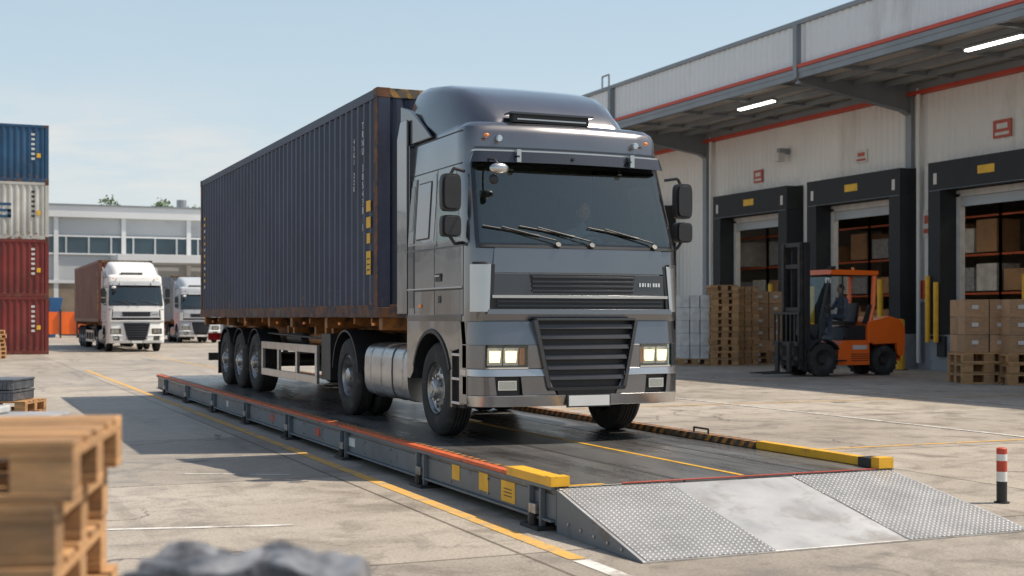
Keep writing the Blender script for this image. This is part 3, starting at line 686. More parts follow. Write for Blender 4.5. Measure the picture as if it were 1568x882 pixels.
b.box(X0-.035,X0,Y0,Y1,.335,.362,wbeam); b.box(X1,X1+.035,Y0,Y1,.335,.362,wbeam)
for x in(5.3,6.0,6.8): b.box(x,x+.15,Y0+.1,Y1-.1,.08,.298,wbeam)
b.box(X0,X1,Y0-.02,Y0-.001,.06,.34,wbeam); b.box(X0,X1,Y1,Y1+.02,.06,.34,wbeam)
y=9.62; i=0
while y<Y1:
    for x,s in((X0,-1),(X1,1)):
        a,c_=(x-.05,x-.001) if s<0 else (x+.001,x+.05)
        b.box(a,c_,y,y+.03,.03,.33,wbeam); b.box(a,c_,y+.22,y+.25,.03,.33,wbeam)
        a,c_=(x-.10,x+.12) if s<0 else (x-.12,x+.10); b.box(a,c_,y-.05,y+.30,.0,.03,chas); b.cyl((x+s*.06,y+.125,.03),(x+s*.06,y+.125,.12),.035,chas,10)
        b.box(min(x,x+s*.07),max(x,x+s*.07),y+.06,y+.19,.12,.20,steelr)
    y+=2.82; i+=1
y=9.9
while y<Y1:
    for zz in(.14,.27): b.cyl((X0-.001,y,zz),(X0-.014,y,zz),.012,steelr,6)
    y+=.94
b.done('side_beams_and_feet',wb,30,.004)
b=B()
b.box(X0-.03,X0+.05,10.35,Y1,.364,.395,redo); b.box(X0+.052,X0+.10,10.35,Y1,.362,.40,hazy)
b.box(X0-.035,X0+.12,Y0-.01,10.35,.364,.435,yellow); b.box(X0-.04,X0+.125,Y0-.012,Y0+.10,.364,.445,yellow)
b.box(X1-.12,X1-.02,Y0+.1,11.4,.364,.44,yellow); b.box(X1-.13,X1+.0,11.4,Y1,.364,.43,hazy); b.box(X1-.14,X1+.02,Y0-.01,Y0+.1,.364,.46,yellow)
b.box(X1-.145,X1+.025,Y0+.1,Y0+.28,.364,.445,blk)
b.tube([(X1-.07,12.4,.43),(X1-.07,12.4,.48),(X1-.07,12.7,.48),(X1-.07,12.7,.43)],.012,chas,6)
b.box(6.20,6.245,Y0+.1,16,.3605,.364,yellow); b.box(X0+.12,X0+.45,Y0+.01,Y0+.06,.3605,.364,yellow)
b.box(X0+.6,X1-.14,Y0+.0,Y0+.03,.3605,.366,redp)
for x in(5.55,6.95): b.box(x,x+.012,Y0+.1,Y1,.3602,.3625,blk)
for y0,y1,z0,z1 in((11.55,11.75,.17,.31),(10.84,11.06,.15,.31),(10.24,10.54,.12,.30)):
    b.box(X0-.006,X0-.0,y0,y1,z0,z1,lab_y)
for zz in(.17,.20,.23): b.box(X0-.008,X0-.0065,10.3,10.48,zz,zz+.008,chas)
for y0,y1,mm_ in((15.0,15.25,text_w),(16.6,16.8,redp),(19.2,19.4,redp),(22.6,22.75,text_w)): b.box(X0-.006,X0,y0,y1,.17,.27,mm_)
b.done('guide_rails_and_markings',wb,30,.006)
b=B(); YB=8.02; zt=.345; zb=.015
def rp_(x0,x1,m,off=0):
    b.poly([(x0[0],Y0-.03,zt+off),(x0[1],YB,zb+off),(x1[1],YB,zb+off),(x1[0],Y0-.03,zt+off)],[(0,1,2,3)],m)
b.poly([(X0,Y0-.03,0),(X0,YB,0),(X1+.22,YB,0),(X1,Y0-.03,0),(X0,Y0-.03,zt),(X0,YB,zb),(X1+.22,YB,zb),(X1,Y0-.03,zt)],
       [(0,1,2,3),(4,5,6,7),(0,1,5,4),(1,2,6,5),(2,3,7,6),(3,0,4,7)],[rampst,rampst,wbeam,rampst,wbeam,wbeam])
rp_((X0+.03,X0+.03),(X0+1.02,X0+1.10),tread,.005); rp_((X1-1.08,X1-1.0),(X1-.03,X1+.19),tread,.005)
for x in(X0+.01,X1-.04): b.box(x,x+.03,Y0-.06,Y0-.02,.3,.352,steelr)
for k in range(5): b.cyl((X0+.001,9.2-k*.22,.10-.012*k),(X0-.012,9.2-k*.22,.10-.012*k),.014,steelr,8)
b.done('ramp',wb,30,.004)

# ------------------------------------------------------------------ warehouse (right)
wh=empty('warehouse'); XW=29.5; XC=25.0
doors=[(15.4,20.5),(21.9,27.0),(28.3,33.4),(34.75,39.85),(41.1,46.25),(50.5,55.6)]
b=B(); YA,YZ=4.0,62.0
ys=[YA]+[t for d in doors for t in d]+[YZ]
for i in range(0,len(ys),2):
    b.corr((XW,ys[i],2.2),(0,1,0),(0,0,1),(-1,0,0),ys[i+1]-ys[i],6.65-2.2,.30,.04,wallw)
b.corr((XW,YA,6.65),(0,1,0),(0,0,1),(-1,0,0),YZ-YA,2.75,.30,.04,wallw)
b.corr((XC,YA-1,9.62),(0,1,0),(0,0,1),(-1,0,0),YZ-YA+1.5,1.45,.33,.04,fascw)
b.poly([(XC,YZ+.5,9.6),(55,YZ+.5,9.6),(55,YZ+.5,11.05),(XC,YZ+.5,11.05)],[(0,1,2,3)],fascw)
b.poly([(XW,YZ,0),(55,YZ,0),(55,YZ,9.6),(XW,YZ,9.6)],[(0,1,2,3)],wallw)
b.poly([(XC,YA-1,11.05),(55,YA-1,12.5),(55,YZ+.5,12.5),(XC,YZ+.5,11.05)],[(0,1,2,3)],fascw)
b.done('cladding',wh,12)
b=B()
for i in range(0,len(ys),2): b.box(XW-.02,XW+.25,ys[i],ys[i+1],0,2.2,greyw)
b.done('plinth',wh,30)
b=B()
b.box(XC-.10,XC+.02,YA-1,YZ+.5,11.02,11.16,steelb)
b.box(XC-.16,XC-.042,YA-1,YZ+.5,9.46,9.60,steelb); b.box(XC-.14,XC+.02,YA-1,YZ+.5,9.28,9.458,steelb)
b.box(XC-.20,XC-.043,YA-1,YZ+.5,9.61,9.72,redbeam); b.box(XW-.30,XW-.05,YA,YZ,9.0,9.12,redbeam)
b.box(XW-.25,XW-.06,YA,YZ,9.121,9.36,steelb)
b.corr((XC,YA-1,9.45),(1,0,0),(0,1,0),(0,0,-1),XW-XC,YZ-YA+1,.35,.04,soff)
for x in(25.9,27.0,28.2): b.box(x,x+.10,YA-1,YZ,9.22,9.40,steelb)
yb=22.2-12.8
while yb<YZ:
    b.prism([(XC-.1,9.40),(XW-.05,9.40),(XW-.05,8.35),(XW-.5,8.55),(XC-.1,9.18)],'y',yb-.03,yb+.03,steelb)
    b.prism([(XC-.1,9.20),(XC-.1,9.14),(XW-.5,8.51),(XW-.05,8.31),(XW-.05,8.37),(XW-.5,8.57)],'y',yb-.13,yb+.13,steelb)
    b.box(XW-.20,XW-.05,yb-.14,yb+.14,0,9.3,steelb); b.cyl((XW-.2,yb-.5,.2),(XW-.2,yb-.5,9.2),.07,wallw,12)
    b.box(XC-.22,XC-.0,yb-.10,yb+.10,9.3,11.02,steelb)
    yb+=12.8
yb=YA
while yb<YZ:
    b.box(XC,XW-.06,yb,yb+.07,9.26,9.38,steelb); yb+=3.2
b.tube([(XC+.1,48.4,11.1),(XC+.1,48.4,11.7),(XC+.1,49.0,11.7),(XC+.1,49.0,11.1)],.04,steelb,6)
b.done('canopy_and_columns',wh,30)
b=B()
for d0,d1 in doors:
    xo=XW-.75
    b.box(xo,XW+.1,d0,d1,5.72,6.6,blkp); b.box(xo,XW+.1,d0,d0+.55,1.15,5.718,blkp); b.box(xo,XW+.1,d1-.55,d1,1.15,5.718,blkp)
    b.box(xo+.1,XW+.25,d0+.0,d1-.0,0,1.14,greyw); b.box(xo+.0,xo+.1,d0+.4,d0+.75,.45,1.1,blkp); b.box(xo,xo+.1,d1-.75,d1-.4,.45,1.1,blkp)
    b.box(XW-.1,XW+.1,d0+.552,d0+.72,1.15,5.6,signw); b.box(XW-.1,XW+.1,d1-.72,d1-.552,1.15,5.6,signw); b.box(XW-.1,XW+.1,d0+.552,d1-.552,5.5,5.7,signw)
    b.box(XW+.0,XW+.12,d0+.72,d1-.72,5.2,5.498,facw)
    b.box(xo-.01,xo,d0+2.2,d0+2.9,6.05,6.3,lab_y); b.box(xo-.01,xo,d0+.25,d0+.4,5.9,6.25,signw); b.box(xo-.01,xo,d1-.4,d1-.25,5.9,6.25,signw)
    b.box(xo-.006,xo-.001,d0+.05,d1-.05,5.70,5.715,steelb)
    b.cyl((xo-.12,d0+.85,.2),(xo-.12,d0+.85,2.95),.10,yellow,14); b.cyl((xo-.12,d1-.12,.9),(xo-.12,d1-.12,3.0),.08,yellow,14); b.cyl((xo-.12,d1-.5,.9),(xo-.12,d1-.5,2.8),.08,yellow,14)
    for yy in (d0+.85,d1-.12,d1-.5): b.box(xo-.12,xo+.1,yy-.05,yy+.05,1.0,1.1,chas)
b.done('dock_shelters',wh,30,.02)
b=B()
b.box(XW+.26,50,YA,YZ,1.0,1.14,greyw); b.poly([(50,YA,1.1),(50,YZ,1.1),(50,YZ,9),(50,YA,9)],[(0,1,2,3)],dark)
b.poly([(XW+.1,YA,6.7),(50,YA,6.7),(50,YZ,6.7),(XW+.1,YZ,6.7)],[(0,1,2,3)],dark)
b.box(XW+.02,54,YA-.3,YA,0,9.4,wallw)
random.seed(3)
for y in range(8,60,4):
    for lv in range(3):
        z=1.2+lv*1.55
        b.box(38.0,38.1,y,y+.08,1.14,6.2,steelb); b.box(38.05,38.15,y,y+4,z+1.4,z+1.48,redo)
        for k in range(3):
            if random.random()<.85:
                h=.7+random.random()*.6; b.box(38,39.2,y+.2+k*1.25,y+1.3+k*1.25,z,z+h,random.choice([cardb,cardb,wrapm,greyl]))
for y in(24.5,30,31.3,36.5,38,43,44.2): b.box(32.5,33.6,y,y+1.05,1.14,1.14+1.0+random.random(),cardb)
b.done('interior_racks',wh,30)
b=B()
for y in(16.2,27.6,39.0,50.5):
    b.box(25.9,26.12,y-1.1,y+1.1,9.12,9.2,steelb); b.box(25.93,26.09,y-1.05,y+1.05,9.07,9.119,tube)
for y in(18,24.5,31.5,37.8,44,53): b.box(34,34.3,y-1.5,y+1.5,6.3,6.36,tube); b.box(31,31.2,y-1.2,y+1.2,6.3,6.36,tube)  # glowing tubes inside the hall, added to lighten the dock interiors
b.done('canopy_lamps_and_added_tubes',wh,30)
b=B()
for y,z,w,h,mm_ in((30.9,7.15,.75,.55,signr),(37.6,7.1,.65,.45,signw),(44.0,7.0,.6,.5,signr),(34.2,4.3,.5,.9,signw),(40.5,4.2,.4,.6,signw),(47.0,3.9,.5,.7,signr)):
    b.box(XW-.08,XW-.045,y-w/2,y+w/2,z,z+h,mm_); b.box(XW-.085,XW-.081,y-w*.38,y+w*.38,z+h*.15,z+h*.32,signr if mm_==signw else signw); b.box(XW-.085,XW-.081,y-w*.3,y+w*.3,z+h*.5,z+h*.8,signr if mm_==signw else signw)
b.box(XW-.5,XW-.05,41.9,42.1,7.9,8.1,steelb); b.box(XW-.6,XW-.3,41.85,42.15,7.6,7.92,signw)
b.box(XW-.1,XW-.045,34.0,34.5,2.3,2.9,redp)
b.done('wall_signs',wh,30)

def bollard(x,y,h=1.5,r=.13,mt=yellow):
    e=empty('bollard',(x,y,0)); b=B(); b.lathe((0,0,0),[(0,r),(h-.08,r),(h-.02,r*.8),(h,.001)],mt,18,1,'z'); b.cyl((0,0,0),(0,0,.02),r*1.6,chas,16)
    b.done('post',e,40)
for x,y,h in((28.2,34.1,1.65),(28.2,40.5,1.5),(28.2,46.8,1.5),(28.2,27.6,1.6)): bollard(x,y,h,.16)
e=empty('striped_post',(8.9,9.35,0)); b=B()
for z0,z1,mm_ in((.01,.20,blk),(.20,.29,plate),(.29,.39,redp),(.39,.45,plate),(.45,.50,redp)): b.cyl((0,0,z0),(0,0,z1),.047,mm_,20)
b.cyl((0,0,.0),(0,0,.012),.07,blk,16); b.sph((0,0,.5),(.047,.047,.012),redp,12); b.done('post',e,40)

# ------------------------------------------------------------------ pallets & goods
def pallet(b,x0,y0,z0,Lx=1.2,Ly=.8,k=1.0,m=wood,jit=.0):
    jx=random.uniform(-jit,jit); jy=random.uniform(-jit,jit); x0+=jx;y0+=jy
    t=.022*k; bh=.078*k
    for i in range(3):
        y=y0+(Ly-.1*k)*i/2; b.box(x0,x0+Lx,y,y+.1*k,z0,z0+t,m)
        for j in range(3):
            x=x0+(Lx-.145*k)*j/2; b.box(x,x+.145*k,y+.001,y+.099*k,z0+t,z0+t+bh,m)
    for j in range(3):
        x=x0+(Lx-.145*k)*j/2; b.box(x,x+.145*k,y0,y0+Ly,z0+t+bh,z0+2*t+bh,m)
    n=5 if Ly<.9 else 7
    for i in range(n):
        w=(.13 if i%2==0 else .10)*k; y=y0+(Ly-w)*i/(n-1); b.box(x0,x0+Lx,y,y+w,z0+2*t+bh,z0+3*t+bh-random.random()*.002,m)
    return 3*t+bh
def stack(name,loc,rz,n,Lx=1.2,Ly=.8,k=1.0,jit=.015,top=None):
    e=empty(name,loc,rz); b=B(); z=0
    for i in range(n): z+=pallet(b,0,0,z,Lx,Ly,k,wood,jit)+.002
    b.done('pallets',e,30,.003)
    if top: 
        b=B(); top(b,z); b.done('load',e,30,.01)
    return e
stack('pallet_stack',(.245-1.2*math.cos(R(14.2)),3.16+1.2*math.sin(R(14.2)),0),R(-14.2),10,k=.98,jit=.025,top=lambda b,z:[b.box(.05,.85,.35,.75,z,z+.03,greyl)])
def crates(b,z):
    for k in range(4):
        x=.02+k*.3; 
        for zz in(0,.15):
            b.box(x,x+.28,.02,.78,z+zz,z+zz+.11,greyp); b.box(x-.008,x+.288,.01,.79,z+zz+.11,z+zz+.14,greyp)
            for q in range(5): b.box(x+.02+q*.05,x+.035+q*.05,.005,.02,z+zz+.01,z+zz+.11,greyp)
yaw=R(-23.2)
stack('pallet_stack',(1.2-1.5,19.2,0),yaw,4,Lx=1.35,k=1,top=crates)
stack('pallet_stack',(-.80,6.95,0),yaw,8,k=1.0,top=lambda b,z:[b.box(.02,1.18,.02,.78,z,z+.05,greyl),b.box(.05,.9,.05,.7,z+.052,z+.09,wrapm)])
e=empty('tarpaulin_covered_crates',(.60,2.78,0),yaw); b=B()
for k in range(6): b.box(-.24,.22,-.2,.2,k*.19,k*.19+.185,greyp)
n=44;mq=28; vs=[];fs=[]
for j in range(mq+1):
    for i in range(n+1):
        x=-.30+.60*i/n; y=-.27+.54*j/mq
        f=mnoise.noise(Vector((x*8,y*8,3)))*.040+mnoise.noise(Vector((x*20,y*20,7)))*.018
        ex=max(0,-.24-x,x-.22); ey=max(0,-.2-y,y-.2); z=1.195+f-min(.5,(ex+ey)*5.5)-max(0,x)*.10
        vs.append((x,y,z))
for j in range(mq):
    for i in range(n): a=j*(n+1)+i; fs.append((a,a+1,a+n+2,a+n+1))
b.poly(vs,fs,tarp)
b.done('tarpaulin',e,60)
stack('pallet_stack',(2.6-2.6,57.6,0),yaw,7,Lx=1.9,Ly=1.2,k=1.15,jit=.04)
stack('pallet_stack',(1.6-4.6,58.8,0),yaw,7,Lx=1.9,Ly=1.2,k=1.15,jit=.04)
def boxes(b,x0,x1,y0,y1,z0,z1,nx,ny,nz,m):
    for i in range(nx):
        for j in range(ny):
            for k in range(nz):
                g=.012; dx=(x1-x0)/nx;dy=(y1-y0)/ny;dz=(z1-z0)/nz; q=random.uniform(-.015,.015)
                b.box(x0+i*dx+g,x0+(i+1)*dx-g+q,y0+j*dy+g+q,y0+(j+1)*dy-g,z0+k*dz,z0+(k+1)*dz-.008,m)
def goods(name,u,d,w,n,hb,mt,nx,nz,rz=yaw,k=1.4,dep=1.2):
    X=.919*u+.3936*d; Y=-.3936*u+.919*d
    e=empty(name,(X,Y,0),rz); b=B(); z=0
    for i in range(n): z+=pallet(b,0,0,z,w,dep,k,wood,.02)+.002
    if hb: boxes(b,.03,w-.03,.03,dep-.03,z,z+hb,nx,2,nz,mt)
    b.done('pallets_and_boxes',e,30,.006)
    if hb:
        b=B(); 
        for i in range(nx):
            for q in range(nz):
                x=.03+(w-.06)*(i+.3)/nx; zz=z+hb*(q+.45)/nz; b.box(x,x+.16,.012,.030,zz,zz+.10,signw)
        b.done('labels',e)
S_=lambda px,d:(px-784)*d/2018
goods('boxes_on_pallet',S_(1476,33.5),33.5,1.35,3,1.35,cardb,2,3,k=1.85)
goods('boxes_on_pallet',S_(1545,32.9),32.9,1.5,3,1.35,cardb,2,3,k=1.85)
goods('wrapped_goods_on_pallet',S_(1040,46.5),46.5,1.15,1,2.25,wrapm,3,5,k=1.6)
goods('pallet_stack',S_(1090,46),46,.95,12,0,None,0,0,k=1.62)
goods('pallet_stack',S_(1130,47),47,.75,12,0,None,0,0,k=1.6)
goods('boxes_on_pallet',S_(1153,48),48,1.2,2,2.2,cardb,2,5,k=1.5)

# ------------------------------------------------------------------ forklift
d=38.2; u=S_(1240,d); fe=empty('forklift',(.919*u+.3936*d,-.3936*u+.919*d,0),math.atan2(.0,-1.0),1.03)
def fwheel(b,x,y,r,sg):
    b.lathe((x,y,r),[(.03,r*.55),(0,r*.62),(0,r*.85),(.03,r*.97),(.07,r),(.22,r),(.27,r*.95),(.28,r*.6)],rubber,32,sg,'y')
    b.lathe((x,y,r),[(.03,r*.55),(.05,r*.5),(.10,r*.3),(.06,r*.25),(.03,r*.2),(.03,.001)],chas,24,sg,'y')
    for i in range(18):
        t=2*math.pi*i/18; T=Matrix.Translation((x,y+sg*.14,r))@Matrix.Rotation(t,4,'Y'); b.box(-.03,.03,-.13,.13,r*.97,r*1.025,rubber,T)
b=B()
fwheel(b,0,.68,.47,-1);fwheel(b,0,-.68,.47,1);fwheel(b,-2.15,.62,.42,-1);fwheel(b,-2.15,-.62,.42,1); b.cyl((0,-.5,.47),(0,.5,.47),.12,blk); b.cyl((-2.15,-.4,.42),(-2.15,.4,.42),.1,blk)
b.done('wheels',fe,35)
b=B()
b.prism([(-.55,.30),(-1.65,.30),(-1.65,1.0),(-.75,1.0),(-.6,.85)],'y',-.56,.56,forko)
b.prism([(-1.55,.92),(-1.70,.92),(-1.72,.88),(-2.55,.90),(-2.62,.55),(-2.80,.55),(-2.86,.9),(-2.84,1.35),(-2.70,1.58),(-2.30,1.68),(-1.55,1.52)],'y',-.62,.62,forko)
b.prism([(-2.2,.9),(-2.55,.9),(-2.62,.40),(-2.78,.40),(-2.85,.9)],'y',-.5,.5,forko)
b.done('body_and_counterweight',fe,30,.06)
b=B()
b.prism([(-.75,1.0),(-1.65,1.0),(-1.6,1.42),(-.95,1.36)],'y',-.5,.5,blk); b.box(-.75,.1,-.45,.45,.40,.80,blk); b.prism([(.12,.75),(.20,.75),(.05,1.45),(-.05,1.45)],'y',-.5,.5,blk)
a2=[(.6*math.cos(t),.47+.58*math.sin(t)) for t in [R(150-k*12) for k in range(11)]]; a3=[(.55*math.cos(t),.47+.53*math.sin(t)) for t in [R(150-k*12) for k in range(11)]][::-1]
b.prism(a2+a3,'y',.40,.70,blk); b.prism(a2+a3,'y',-.70,-.40,blk)
b.prism([(-.95,1.42),(-1.40,1.42),(-1.40,1.52),(-.95,1.54)],'y',-.26,.26,blk); b.prism([(-1.35,1.5),(-1.46,1.5),(-1.56,2.05),(-1.46,2.05)],'y',-.24,.24,blk)
b.box(-.72,-.3,-.75,-.6,.42,.46,blk); b.box(-.72,-.3,.6,.75,.42,.46,blk)
for k in range(4): b.box(-1.60,-1.0,.562,.57,.42+k*.06,.44+k*.06,chas)
b.box(-1.55,-1.05,.562,.57,.74,.86,signw)
c=Vector((-.5,.05,1.75)); pts=[c+Vector((.35*.19*2*math.sin(t)*.6,.19*math.cos(t),.19*math.sin(t)*.8)) for t in [2*math.pi*k/16 for k in range(17)]]
b.tube(pts,.018,blk,6); b.cyl(c,(-.1,.05,1.2),.03,blk,8)
b.done('cab_base_and_seat',fe,30,.01)
b=B()
for s in(1,-1):
    y=.54*s
    b.tube([(.05,y,.9),(.02,y,1.5),(-.28,y,2.78),(-.36,y,2.86)],.045,blk,8); b.tube([(-1.62,y,1.4),(-1.78,y,2.0),(-1.82,y,2.82)],.07,forko,8); b.tube([(-.36,y,2.88),(-1.85,y,2.88)],.05,forko,8)
    b.tube([(-.85,y,1.0),(-.75,y,1.5),(-.72,y,2.82)],.025,blk,8); b.prism([(-1.62,1.45),(-1.40,1.45),(-1.62,2.0),(-1.78,2.0)],'y',y-.03,y+.03,blk)
b.prism([(-.25,2.84),(-1.92,2.84),(-1.92,2.96),(-.32,2.98)],'y',-.60,.60,forko)
for k in range(5): b.box(-1.8,-.4,-.45+k*.2,-.40+k*.2,2.82,2.842,blk)
b.cyl((-1.5,.0,2.96),(-1.5,0,3.07),.05,amber,10); b.box(-.45,-.3,.45,.6,2.97,3.07,blk); b.box(-.3,-.22,.42,.58,2.6,2.75,plate); b.box(-.3,-.22,-.58,-.42,2.6,2.75,plate)
b.poly([(.03,-.5,1.5),(.03,.5,1.5),(-.27,.5,2.78),(-.27,-.5,2.78)],[(0,1,2,3)],fglass)
for s in(1,-1): b.poly([(-.0,.53*s,1.5),(-.75,.53*s,1.5),(-.72,.53*s,2.8),(-.28,.53*s,2.8)],[(0,1,2,3)],fglass)
b.done('overhead_guard',fe,30)
b=B()
for s in(1,-1):
    b.box(.35,.52,.46*s-.06,.46*s+.06,.15,3.72,blk); b.box(.52,.64,.38*s-.05,.38*s+.05,.2,3.70,chas); b.cyl((.38,.26*s,.4),(.38,.26*s,3.0),.055,chas,10)
    b.tube([(.46,.17*s,3.5),(.48,.17*s,1.0)],.022,blk,6)
    b.box(.84,.92,.28*s-.07,.28*s+.07,.10,.95,chas); b.prism([(.84,.08),(1.75,.08),(1.75,.11),(.84,.15)],'y',.28*s-.07,.28*s+.07,chas)
    b.tube([(.0,.35*s,.9),(.38,.42*s,1.3)],.05,blk,8)
for z in(.4,1.8,3.0,3.6): b.box(.36,.60,-.46,.46,z,z+.12,blk)
for z in(.45,.85): b.box(.74,.84,-.60,.60,z,z+.12,blk)
for k in range(7): b.box(.74,.79,-.60+k*.193,-.555+k*.193,.9,1.75,blk)
b.box(.73,.80,-.61,.61,1.72,1.79,blk); b.box(.64,.74,-.4,.4,.3,.9,blk)
b.done('mast_and_forks',fe,30,.006)
person(fe,(-1.12,0,1.64),0,dshirt,1.08,hat=None)

# ------------------------------------------------------------------ container stack (left)
for i,(mt) in enumerate((red_c,red_c,white_c,blue_c)):
    c=container('shipping_container',(-7.95,65.85,.02+i*2.6),12.2,mt,rz=-math.pi/2,H=2.585,marks=False,edge=mt)
    b=B()
    if i==2:
        for k,(y0,y1,z0,z1) in enumerate(((9.6,10.6,1.5,1.62),(9.6,9.75,1.25,1.62),(9.6,10.6,1.22,1.34),(10.45,10.6,.98,1.34),(9.6,10.6,.95,1.07),(8.3,8.45,.95,1.62),(8.45,9.2,1.5,1.62),(8.45,9.2,1.22,1.34),(9.05,9.2,.95,1.62))): b.box(2.44,2.448,y0,y1,z0,z1,blue_c)
    for k in range(6): b.box(2.44,2.446,11.45,11.6,2.1-k*.22,2.2-k*.22,text_w if mt!=white_c else blk)
    b.box(2.44,2.446,11.68,11.85,1.1,1.3,lab_y)
    b.done('labels',c)
for i,(mt) in enumerate((brn_c,grey_c,red_c)):
    container('shipping_container',(-7.95,68.5,.02+i*2.6),12.2,mt,rz=-math.pi/2,H=2.585,marks=False,edge=mt)
e=empty('site_barrier',(8.2,112,0)); b=B()
for k in range(8):
    b.box(k*1.3-5,k*1.3-3.8,0,.1,.3,2.1,forko); b.box(k*1.3-5.05,k*1.3-4.95,-.2,.3,0,2.3,chas)
b.done('panels',e)
e=empty('waste_skip',(5.2,116,0)); b=B(); b.prism([(-3,0),(3,0),(3.6,3.3),(-3.6,3.3)],'y',-1.2,1.2,M('skip_blue_paint',(.03,.12,.28),.5)); 
for k in range(6): b.box(-2.8+k*1.05,-2.7+k*1.05,-1.3,-1.2,.1,3.3,chas)
b.done('skip_body',e,30,.03)

# ------------------------------------------------------------------ factory in the distance
f=empty('factory_building'); YF=128; b=B()
b.box(-45,60,YF,YF+60,0,10.9,facw); b.box(-45.5,60.5,YF-.5,YF+60.5,10.901,12.0,concl); b.box(-45.6,60.6,YF-.6,YF+60.6,11.95,12.1,steelb)
b.prism([(YF+4,12.0),(YF+30,13.2),(YF+56,12.0)],'x',-44,59,concl)
for x in range(-45,60,6): b.box(x,x+.4,YF-.25,YF,0,10.9,concl)
b.done('walls_and_roof',f,30)
b=B()
b.box(-44,59,YF-.12,YF-.01,7.6,9.1,winb)
for x in range(-44,59,2): b.box(x,x+.15,YF-.2,YF-.121,7.6,9.1,facw)
b.box(-44,59,YF-.2,YF-.121,9.1,9.25,concl); b.box(-44,59,YF-.22,YF-.121,7.45,7.6,concl)
b.box(14,59,YF-6,YF-.26,6.6,7.3,concl); 
for x in range(14,60,9): b.box(x,x+.4,YF-5.8,YF-5.4,0,6.6,steelb)
for x in range(-40,58,12): b.box(x,x+5,YF-.24,YF-.01,0,4.8,dark); b.box(x-.2,x+5.2,YF-.35,YF-.241,4.8,5.1,concl)
b.done('windows_and_doors',f,30)
b=B(); b.box(2,6,YF+8,YF+12,12.4,14,steelb); b.box(6.2,7,YF+8,YF+10,12.4,13.6,concl); b.cyl((22,YF+9,12),(22,YF+9,13.6),.5,steelb,12)
b.done('rooftop_units',f,30)
b=B(); random.seed(11)
tv=[];tf=[]
for k in range(9):
    cx=21.5+k*2.5+random.uniform(-1,1); cy=YF+76+random.uniform(-3,3); H=18.6+random.uniform(-.5,.9)
    b.cyl((cx,cy,0),(cx,cy,H*.7),.35,bark,8,.12)
    cl=[(cx+random.uniform(-2.6,2.6),cy+random.uniform(-2,2),H-random.uniform(.8,8),random.uniform(.9,1.7)) for _ in range(16)]
    for q in cl[:6]: b.cyl((cx,cy,H*.45),(q[0],q[1],q[2]),.12,bark,5,.04)
    for X,Y,Z,r_ in cl:
        for _ in range(70):
            v_=Vector((random.gauss(0,1),random.gauss(0,1),random.gauss(0,.8))).normalized()*r_*random.uniform(.4,1.1); p=Vector((X,Y,Z))+v_
            a=Vector((random.gauss(0,1),random.gauss(0,1),random.gauss(0,1))).normalized()*.28; c_=a.orthogonal().normalized()*.2
            n0=len(tv); tv+=[p-a,p+c_,p+a,p-c_]; tf.append((n0,n0+1,n0+2,n0+3))
b.poly(tv,tf,leaf); b.done('distant_trees')

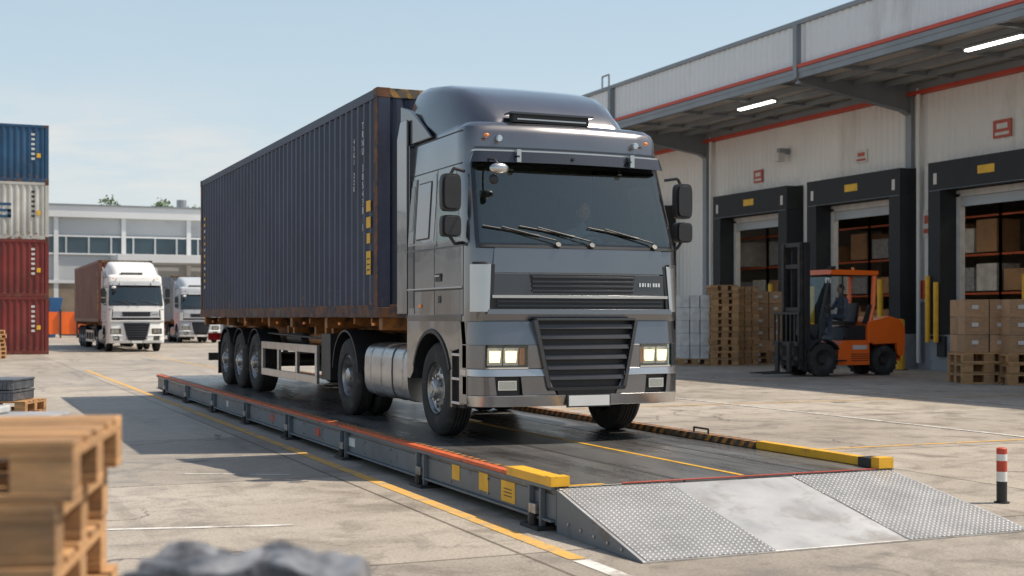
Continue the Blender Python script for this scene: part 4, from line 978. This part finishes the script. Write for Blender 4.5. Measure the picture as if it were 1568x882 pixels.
# ------------------------------------------------------------------ light, sky, camera
to_sun=Vector((2.9,-1.0,4.8)).normalized()
el=math.asin(to_sun.z); az=math.atan2(to_sun.x,to_sun.y)
sd=bpy.data.lights.new('sun','SUN'); sd.energy=5.0; sd.angle=R(.5); sd.color=(1,.90,.76)
so=bpy.data.objects.new('sun',sd); so.rotation_euler=(-to_sun).to_track_quat('-Z','Y').to_euler(); so.location=(20,-5,30); scene.collection.objects.link(so)
w=bpy.data.worlds.new('World'); scene.world=w; w.use_nodes=True; N=w.node_tree.nodes; L=w.node_tree.links
bg=N['Background']; sky=N.new('ShaderNodeTexSky'); sky.sky_type='NISHITA'; sky.sun_disc=False; sky.sun_elevation=el; sky.sun_rotation=az; sky.dust_density=2.0; sky.air_density=1.0; sky.ozone_density=1.0
tc=N.new('ShaderNodeTexCoord'); mp=N.new('ShaderNodeMapping'); mp.inputs['Scale'].default_value=(2.2,2.2,11); mp.inputs['Location'].default_value=(.35,.2,.4); L.new(tc.outputs['Generated'],mp.inputs[0])
n=noise(N,L,mp.outputs[0],3.0,9,.6,.25); r=ramp(N,L,n.outputs[0],.40,.66)
sep=N.new('ShaderNodeSeparateXYZ'); L.new(tc.outputs['Generated'],sep.inputs[0])
rz=ramp(N,L,sep.outputs[2],.06,.175,(.35,.35,.35,1),(.05,.05,.05,1)); e_=rz.color_ramp.elements.new(.12); e_.color=(1,1,1,1); e_=rz.color_ramp.elements.new(.142); e_.color=(.5,.5,.5,1)
rx=ramp(N,L,sep.outputs[0],.13,.42,(1,1,1,1),(.12,.12,.12,1))
mu=N.new('ShaderNodeMath'); mu.operation='MULTIPLY'; L.new(r.outputs[0],mu.inputs[0]); L.new(rz.outputs[0],mu.inputs[1])
mu2=N.new('ShaderNodeMath'); mu2.operation='MULTIPLY'; L.new(mu.outputs[0],mu2.inputs[0]); L.new(rx.outputs[0],mu2.inputs[1])
hf=ramp(N,L,sep.outputs[2],.0,.75,(.76,.76,.76,1),(.06,.06,.06,1)); e_=hf.color_ramp.elements.new(.30); e_.color=(.58,.58,.58,1)
hcol=ramp(N,L,sep.outputs[2],.0,.28,(7.2,7.8,7.9,1),(5.2,6.9,8.0,1))
hz=mixc(N,L,hf.outputs[0],sky.outputs[0],hcol.outputs[0])
c=mixc(N,L,mu2.outputs[0],hz,(7.2,7.0,6.7,1)); L.new(c,bg.inputs[0]); bg.inputs[1].default_value=.115
cd=bpy.data.cameras.new('camera'); co=bpy.data.objects.new('camera',cd); scene.collection.objects.link(co); scene.camera=co
co.location=(0,0,1.71); co.rotation_euler=(R(90),0,yaw); cd.lens=46.33; cd.sensor_width=36; cd.shift_y=44/1568; cd.clip_end=5000; cd.clip_start=.1
cd.dof.use_dof=True; cd.dof.focus_distance=14.5; cd.dof.aperture_fstop=2.4
scene.view_settings.view_transform='Standard'; scene.view_settings.look='None'; scene.view_settings.exposure=0
